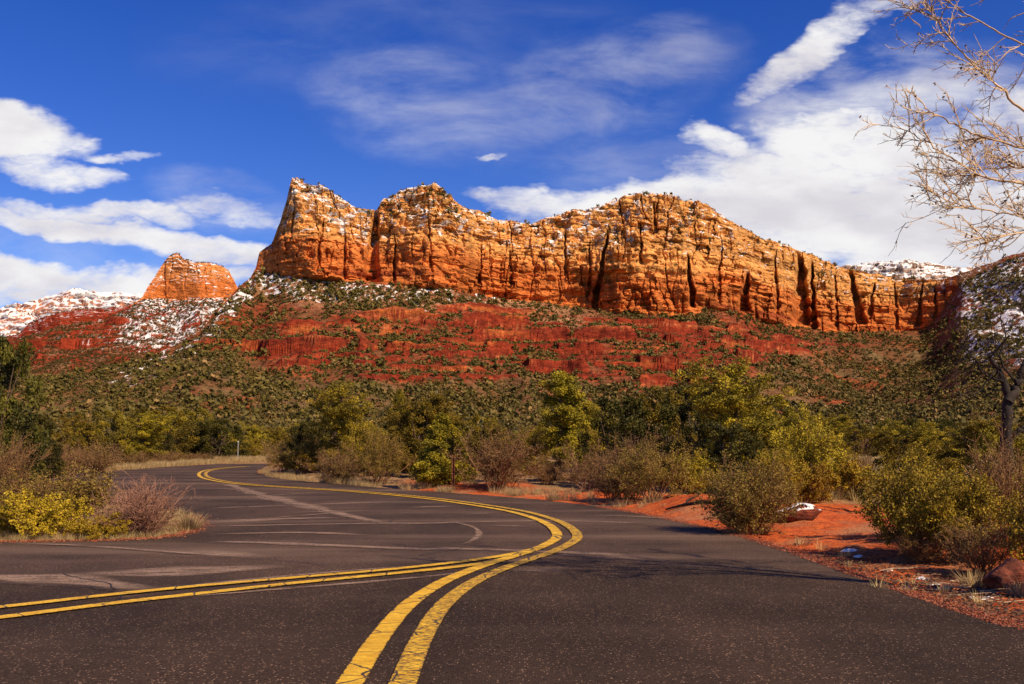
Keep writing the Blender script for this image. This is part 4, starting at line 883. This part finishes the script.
def crumbs(name, P2, size, label, m, r, flat=.5):
    n = len(P2); z = gz_arr(P2[:, 0], P2[:, 1]); z = np.maximum(z, .004); base_ = np.array([[1, 0, 0], [-.5, .86, 0], [-.5, -.86, 0], [0, 0, 1.1]]); q = base_[None] + r.normal(size=(n, 4, 3)) * .3
    a = r.uniform(0, 6.28, n); ca, sa = np.cos(a)[:, None], np.sin(a)[:, None]; x = q[..., 0] * ca - q[..., 1] * sa; y = q[..., 0] * sa + q[..., 1] * ca; s_ = size[:, None]
    V_ = np.stack([x * s_ + P2[:, :1], y * s_ + P2[:, 1:2], q[..., 2] * s_ * flat + z[:, None]], -1).reshape(-1, 3); o4 = (np.arange(n) * 4)[:, None, None]
    F_ = (np.array([[0, 1, 3], [1, 2, 3], [2, 0, 3]])[None] + o4).reshape(-1, 3)
    return tag(ob(name, mesh_np(name, V_, F_, {'v': np.repeat(r.uniform(0, 1, n), 4)}, False, m)), label, name.replace('_', ' '), kind='stuff')
rr_ = np.random.default_rng(91)
def along(E, n, spread, lo=-.12):
    i = rr_.integers(0, len(E) - 1, n); a, b = E[i], E[i + 1]; q = a + (b - a) * rr_.uniform(0, 1, (n, 1)); d = b - a; d /= np.linalg.norm(d, axis=1)[:, None]
    o_ = lo + np.abs(rr_.normal(size=n)) * spread; return np.stack([q[:, 0] + d[:, 1] * o_, q[:, 1] - d[:, 0] * o_], 1)
M_grav = leaf_mat('gravel_bits', (.10, .028, .010), (.32, .095, .028), (.42, .19, .09), 0); M_lit = leaf_mat('litter_bits', (.03, .015, .008), (.10, .05, .022), (.30, .17, .07), 0)
NE = np.vstack([[[7.0, 2.5], [5.4, 5.4]], R_edge[:9]])
crumbs('gravel', along(NE, 9000, .16, -.16), rr_.uniform(.004, .018, 9000), 'red gravel crumbling off the right edge of the asphalt', M_grav, rr_)
Pl = along(NE[:7], 5000, .55, .05); crumbs('leaf_litter', Pl, rr_.uniform(.006, .028, len(Pl)), 'dark leaf litter and bark bits on the right verge', M_lit, rr_, .3)
isf = ISL[0:8]; Pg = along(isf, 5000, .15, -.12); crumbs('gravel', Pg, rr_.uniform(.005, .02, 5000), 'pale gravel along the front edge of the road island', M_grav, rr_)
# ================= ROCKS, SNOW, POSTS
M_stone, t, p, o = mat('red_stone'); tc = t.n('ShaderNodeTexCoord'); P = tc.outputs['Object']
n = t.noise(P, 7, 6, .7); n2 = t.noise(t.mapv(P, (1, 1, 5)), 6, 4, .6)
t.L.new(t.mix(t.mr(n, .3, .7), (.05, .014, .009, 1), (.24, .058, .028, 1)), p.inputs['Base Color']); t.L.new(t.bump(t.m('ADD', n, n2), .9, .03), p.inputs['Normal'])
M_snow, t, p, o = mat('snow'); tc = t.n('ShaderNodeTexCoord'); P = tc.outputs['Object']; n = t.noise(P, 12, 5, .6)
t.L.new(t.mix(n, (.74, .69, .66, 1), (.88, .84, .81, 1)), p.inputs['Base Color']); t.L.new(t.bump(n, .6, .03), p.inputs['Normal']); p.inputs['Roughness'].default_value = .5
import bmesh
def rock_bm(sx, sy, sz, seed, sub=4, flatb=True):
    bm = bmesh.new(); bmesh.ops.create_icosphere(bm, subdivisions=sub, radius=1.0); r = np.random.default_rng(seed); P = np.array([v.co[:] for v in bm.verts]); o3 = r.uniform(0, 50, 3)
    for _ in range(9):
        nrm = r.normal(size=3); nrm /= np.linalg.norm(nrm); dd = r.uniform(.55, .85); k = np.clip(P @ nrm - dd, 0, None); P = P - k[:, None] * nrm
    P = P * (1 + .10 * fbm(P[:, 0] * 1.6 + o3[0], P[:, 1] * 1.6 + o3[1], P[:, 2] * 1.6 + o3[2], 4))[:, None]
    P = P * [sx, sy, sz]
    for v, q in zip(bm.verts, P): v.co = q
    return bm
def rock(px, py, sx, sy, sz, seed, label, snowcap=0.0, rot=0.0, group=None, lift=.35, sub=4):
    x, y = Gt(px, py); x0_, y0_ = x, y; y += sy; x = x * y / (y - sy); bm = rock_bm(sx, sy, sz, seed, sub); me = bpy.data.meshes.new('rock'); bm.to_mesh(me); bm.free(); me.materials.append(M_stone)
    for pl in me.polygons: pl.use_smooth = False
    if snowcap:
        e = bpy.data.objects.new('rock', None); link(e); e.location = (x, y, gz(x, y) + sz * lift); e.rotation_euler = (0, 0, rot); tag(e, label, 'rock', group); ob('stone', me, e)
        bm = rock_bm(sx * 1.03, sy * 1.03, sz * 1.06, seed, sub)
        bm.verts.ensure_lookup_table(); nf = {v.index: float(fbm(v.co.x * 5, v.co.y * 5, v.co.z * 5, 3)) for v in bm.verts}; bm.normal_update()
        kill = [f for f in bm.faces if f.normal.z + .45 * nf[f.verts[0].index] < snowcap]; bmesh.ops.delete(bm, geom=kill, context='FACES')
        ex = bmesh.ops.solidify(bm, geom=bm.faces[:], thickness=.012)
        m2 = bpy.data.meshes.new('snow_cap'); bm.to_mesh(m2); bm.free(); m2.materials.append(M_snow)
        for pl in m2.polygons: pl.use_smooth = True
        ob('snow_cap', m2, e); return e
    o_ = ob('rock', me); o_.location = (x, y, gz(x, y) + sz * lift); o_.rotation_euler = (0, 0, rot); return tag(o_, label, 'rock', group)
rock(800, 522, .44, .3, .20, 1, 'dark red rock capped with snow beside the grey green shrub', .93, -.35, lift=.4)
rock(781, 523, .22, .2, .15, 2, 'small dark rock at the left end of the snow capped rock', 0, .4, lift=.5)
rock(793, 493, .42, .3, .14, 3, 'flat rock with snow at the top of the sandy path', .7, .3, lift=.4)
rock(822, 498, .3, .2, .08, 4, 'low pale rock at the far bend of the sandy path', .6, .3, lift=.4)
rock(1008, 594, .24, .2, .2, 5, 'rounded dark red boulder at the right edge of the verge', 0, .3, lift=.55)
for i in range(46):
    px = random.uniform(690, 1024); py = {True: 516 + (px - 690) * .335}[True] + random.uniform(-14, 3); s = random.uniform(.015, .055)
    rock(px, py, s, s * .8, s * .6, 30 + i, 'small reddish stone scattered along the right verge', 0, random.uniform(0, 6), 'small stones scattered along the right verge', .3, 2)
def snow_patch(px, py, sx, sy, seed, label):
    n = 40; x0, y0 = Gt(px, py); V, Fc = [], []; rings = 6
    for k in range(rings + 1):
        f = k / rings
        for j in range(n):
            th = 2 * math.pi * j / n; rr = f * (1 + .45 * float(fbm(math.cos(th) * 1.3 + seed, math.sin(th) * 1.3, 0, 3))); x = x0 + sx * .7 * rr * math.cos(th); y = y0 + sy * .7 * rr * math.sin(th); V.append((x, y, 0))
    V = np.array(V); V[:, 2] = gz_arr(V[:, 0], V[:, 1]); fr = np.repeat(np.arange(rings + 1) / rings, n); V[:, 2] += .035 * (1 - fr ** 3) - .012
    i = np.arange(rings)[:, None] * n + np.arange(n)[None]; j = np.arange(rings)[:, None] * n + (np.arange(n)[None] + 1) % n
    o_ = ob('snow_patch', mesh_np('snow_patch', V, np.stack([i, i + n, j + n, j], -1).reshape(-1, 4), {}, True, M_snow)); return tag(o_, label, 'snow')
for i, (px, py, sx, sy, lb) in enumerate([(850, 551, .17, .10, 'snow patch under the left side of the bright olive shrub'), (858, 557, .10, .06, 'small snow patch just below the one under the bright olive shrub'), (924, 579, .16, .07, 'snow patch among fallen twigs on the right verge'), (934, 585, .11, .05, 'snow sliver below the patch among the twigs'),
   (943, 590, .10, .05, 'snow bit lying between the twigs and the dry tuft'), (907, 588, .07, .03, 'tiny snow bit at the soil edge of the right verge'), (985, 600, .13, .05, 'snow patch at the left foot of the red boulder'), (972, 599, .07, .04, 'snow bit left of the boulder patch'), (921, 549, .08, .05, 'snow bit deep under the middle verge shrub'), (735, 503, .16, .10, 'snow bit on the red bank behind the grey green shrub'), (889, 571, .08, .03, 'snow flake on the verge below the bright olive shrub'), (853, 589, .06, .03, 'snow speck beside the asphalt edge')]):
    snow_patch(px, py, sx, sy, 3.1 + i * 2.7, lb)
# fallen sticks
for i in range(16):
    px = random.uniform(880, 1010); py = 571 + (px - 880) * .2 + random.uniform(-6, 10); x, y = G(px, py); a = random.uniform(-1, 1); L = random.uniform(.25, .7); n = 6; q = np.linspace(0, 1, n)[:, None]; d = np.array([math.cos(a), math.sin(a) * .6, 0])
    P = np.array([x, y, 0]) + d * L * q + rng.normal(size=(n, 3)) * .012; P[:, 2] = gz_arr(P[:, 0], P[:, 1]) + .02 + rng.uniform(0, .05) * q[:, 0]
    tag(ob('fallen_stick', tube_mesh('fallen_stick', [(P, np.linspace(.009, .004, n))], M_tan, 5)), 'pale dead stick lying on the right verge', 'stick', 'dead sticks lying on the right verge')
# dark log on the red bank
x, y = G(703, 515); P = np.array([[x - .7, y + .35, 0], [x - .35, y + .12, 0], [x, y - .02, 0], [x + .3, y - .25, 0]]); P2 = np.array([[x - .3, y + .1, 0], [x - .25, y + .4, 0], [x + .1, y + .6, 0]])
for q in (P, P2): q[:, 2] = gz_arr(q[:, 0], q[:, 1]) + .05
tag(ob('fallen_branch', tube_mesh('fallen_branch', [(P, np.array([.02, .035, .035, .02])), (P2, np.array([.025, .02, .008]))], M_dark, 6)), 'dark forked dead branch lying on the red bank', 'branch')
# posts
M_rust, t, p, o = mat('rusty_steel'); tc = t.n('ShaderNodeTexCoord'); n = t.noise(tc.outputs['Object'], 12, 4, .6); t.L.new(t.mix(n, (.10, .035, .018, 1), (.26, .09, .04, 1)), p.inputs['Base Color'])
M_galv, t, p, o = mat('grey_steel'); tc = t.n('ShaderNodeTexCoord'); n = t.noise(tc.outputs['Object'], 12, 4, .6); t.L.new(t.mix(n, (.30, .29, .27, 1), (.45, .43, .4, 1)), p.inputs['Base Color'])
M_white, t, p, o = mat('white_reflector'); tc = t.n('ShaderNodeTexCoord'); n = t.noise(tc.outputs['Object'], 20, 2); t.L.new(t.mix(n, (.42, .40, .36, 1), (.5, .48, .44, 1)), p.inputs['Base Color'])
def post(px, y, toppx, r_, m, label, plate=None):
    x, _ = at(px, y); z0 = gz(x, y); h = XK(px, toppx)[1] * y + CH - z0; e = bpy.data.objects.new('marker_post', None); link(e); e.location = (x, y, z0); tag(e, label, 'post')
    bm = bmesh.new(); pr = [(-r_, -r_ * .6), (-r_ * .4, r_ * .8), (r_ * .4, r_ * .8), (r_, -r_ * .6), (r_ * .55, -r_ * .6), (r_ * .2, r_ * .3), (-r_ * .2, r_ * .3), (-r_ * .55, -r_ * .6)]
    lo = [bm.verts.new((a, b, -.2)) for a, b in pr]; hi = [bm.verts.new((a, b, h)) for a, b in pr]
    for i in range(8): bm.faces.new((lo[i], lo[(i + 1) % 8], hi[(i + 1) % 8], hi[i]))
    bm.faces.new(hi); me = bpy.data.meshes.new('post'); bm.to_mesh(me); bm.free(); me.materials.append(m); ob('upright', me, e)
    if plate:
        bm = bmesh.new(); bmesh.ops.create_cube(bm, size=1); bmesh.ops.scale(bm, vec=(plate, .015, plate), verts=bm.verts); bmesh.ops.bevel(bm, geom=bm.edges[:], offset=.004, segments=2, affect='EDGES'); bmesh.ops.translate(bm, vec=(0, -r_ - .02, h - plate * .55), verts=bm.verts)
        me = bpy.data.meshes.new('reflector'); bm.to_mesh(me); bm.free(); me.materials.append(M_white); ob('reflector', me, e)
post(453.5, 31.8, 455, .055, M_rust, 'thin rusty brown post in front of the bright green juniper')
post(238.5, 80.5, 441, .035, M_galv, 'thin grey roadside post with a white reflector at the road end', .12)

# ================= BARE TREE at the right, reaching into the sky
def bare_tree():
    r = np.random.default_rng(77); Yd = 8.6; br, tips = [], []
    def pt(px, py, y=Yd): X, K = XK(px, py); return np.array([X * y, y, K * y + CH])
    base = pt(1175, 600, Yd); base[2] = gz(base[0], base[1]) - .1; fork = pt(1160, 360)
    trunk = catmull(np.array([base, base * .5 + fork * .5 + [.06, .03, 0], fork]), 6); br.append((trunk, np.linspace(.16, .11, len(trunk))))
    guides = [[(1160,360),(1110,240),(1024,188),(975,178),(942,160),(915,142),(898,132)], [(1160,360),(1115,215),(1024,122),(985,85),(955,58),(930,30),(915,5)], [(1160,360),(1130,180),(1075,85),(1024,52),(975,26),(940,4),(915,-25)],
      [(1160,360),(1120,250),(1060,222),(1024,216),(985,212),(950,205),(918,200)], [(1160,360),(1115,225),(1060,160),(1010,148),(965,135),(930,118),(912,108)], [(1160,360),(1150,200),(1130,60),(1090,-30),(1040,-90)], [(1160,360),(1100,255),(1050,235),(1015,232),(985,238),(972,244)],
      [(1160,360),(1190,220),(1230,100),(1260,-20)], [(1160,360),(1220,260),(1300,180),(1380,130)], [(1160,360),(1140,190),(1085,50),(1040,10),(1000,-20),(970,-60)], [(1160,360),(1120,230),(1065,190),(1024,170),(990,168),(955,172),(930,178)]]
    deps = [0, -.5, .5, .7, -.8, .3, -.3, .2, .6, -.9, .9]
    def twigs(P, rad, lev, L):
        n = len(P)
        cnt = {0: 24, 1: 6, 2: 3}[lev]
        for _ in range(cnt):
            k = r.integers(max(1, int(n * (.22 if lev == 0 else .12))), n); d = P[k] - P[k - 1]; d /= np.linalg.norm(d) + 1e-9
            sd = r.normal(size=3) * (.62 if lev == 0 else .55); d2 = d + sd + np.array([-.10, 0, .10]); l = L * r.uniform(.45, 1.15)
            rr = {0: .0062, 1: .0042, 2: .0032}[lev]
            Q, q = branch(r, P[k], d2, l, rr, rr * .5, {0: 8, 1: 6, 2: 4}[lev], .12, .035 if r.random() < .6 else -.05)
            br.append((Q, q))
            if lev < 2: twigs(Q, rr, lev + 1, l * .5)
            tips.append(Q[-1]); tips.append(Q[-2])
    for g, dp in zip(guides, deps):
        n = len(g); pts = np.array([pt(a + 12 * (a < 1150), b, Yd + dp * (i / (n - 1)) ** .8) for i, (a, b) in enumerate(g)]); P = catmull(pts, 7); P[3:-1] += r.normal(size=(len(P) - 4, 3)) * .007
        br.append((P, np.interp(np.linspace(0, 1, len(P)), [0, .25, .5, 1], [.036, .015, .009, .004]))); twigs(P, .02, 0, .44)
    e = bpy.data.objects.new('bare_tree', None); link(e); e.location = (base[0], base[1], base[2]); tag(e, 'tall leafless tree with pale twigs against the sky at the right edge', 'tree')
    def shift(me):
        co = np.empty(len(me.vertices) * 3, np.float32); me.vertices.foreach_get('co', co); co = co.reshape(-1, 3) - base.astype(np.float32); me.vertices.foreach_set('co', co.ravel()); return me
    ob('trunk', shift(tube_mesh('trunk', br, M_tan, 7)), e)
    tp = np.array(tips); tp = tp[r.random(len(tp)) < .03]
    ob('leaves', shift(leaves('leaves', tp, np.full(len(tp), .02), 2, .014, M_brl, r, .6)), e)
bare_tree()
def dark_tree():
    r = np.random.default_rng(5); Yd = 19.0; br = []
    def pt(px, py, y=Yd): X, K = XK(px, py); return np.array([X * y, y, K * y + CH])
    base = pt(1008, 500); base[2] = gz(base[0], base[1]) - .1
    G_ = [([None, (1007,440), (1007,415), (1008,398), (1003,380), (998,368)], .13, .05), ([(1008,402), (1018,385), (1024,368), (1032,345), (1040,300)], .10, .03), ([(998,368), (990,358), (996,350)], .05, .03), ([(1007,440),(1016,432),(1030,424),(1050,410)], .06, .03),
          ([(1003,382),(985,374),(970,352),(962,346)], .03, .008), ([(1018,385),(1000,360),(1006,335),(1000,318)], .025, .006), ([(1024,368),(1030,330),(1016,300)], .03, .006), ([(998,368),(975,395),(962,402)], .02, .006)]
    for g, a, b in G_:
        P = catmull(np.array([base if q is None else pt(*q, Yd + r.normal() * .05) for q in g]), 6); P[1:-1] += r.normal(size=(len(P) - 2, 3)) * .015; br.append((P, np.linspace(a, b, len(P))))
        for _ in range(7 if g[0] is not None else 3):
            k = r.integers(len(P) // 2, len(P)); Q, q = branch(r, P[k], r.normal(size=3) + [-.3, 0, .3], r.uniform(.3, .9), .012, .004, 5, .2, .02); br.append((Q, q))
    e = bpy.data.objects.new('dead_tree', None); link(e); e.location = tuple(base); tag(e, 'dark leaning dead trunk with broken limbs, right edge of the valley', 'tree')
    me = tube_mesh('trunk', br, M_dark, 7); co = np.empty(len(me.vertices) * 3, np.float32); me.vertices.foreach_get('co', co); me.vertices.foreach_set('co', (co.reshape(-1, 3) - base.astype(np.float32)).ravel()); ob('trunk', me, e)
dark_tree()
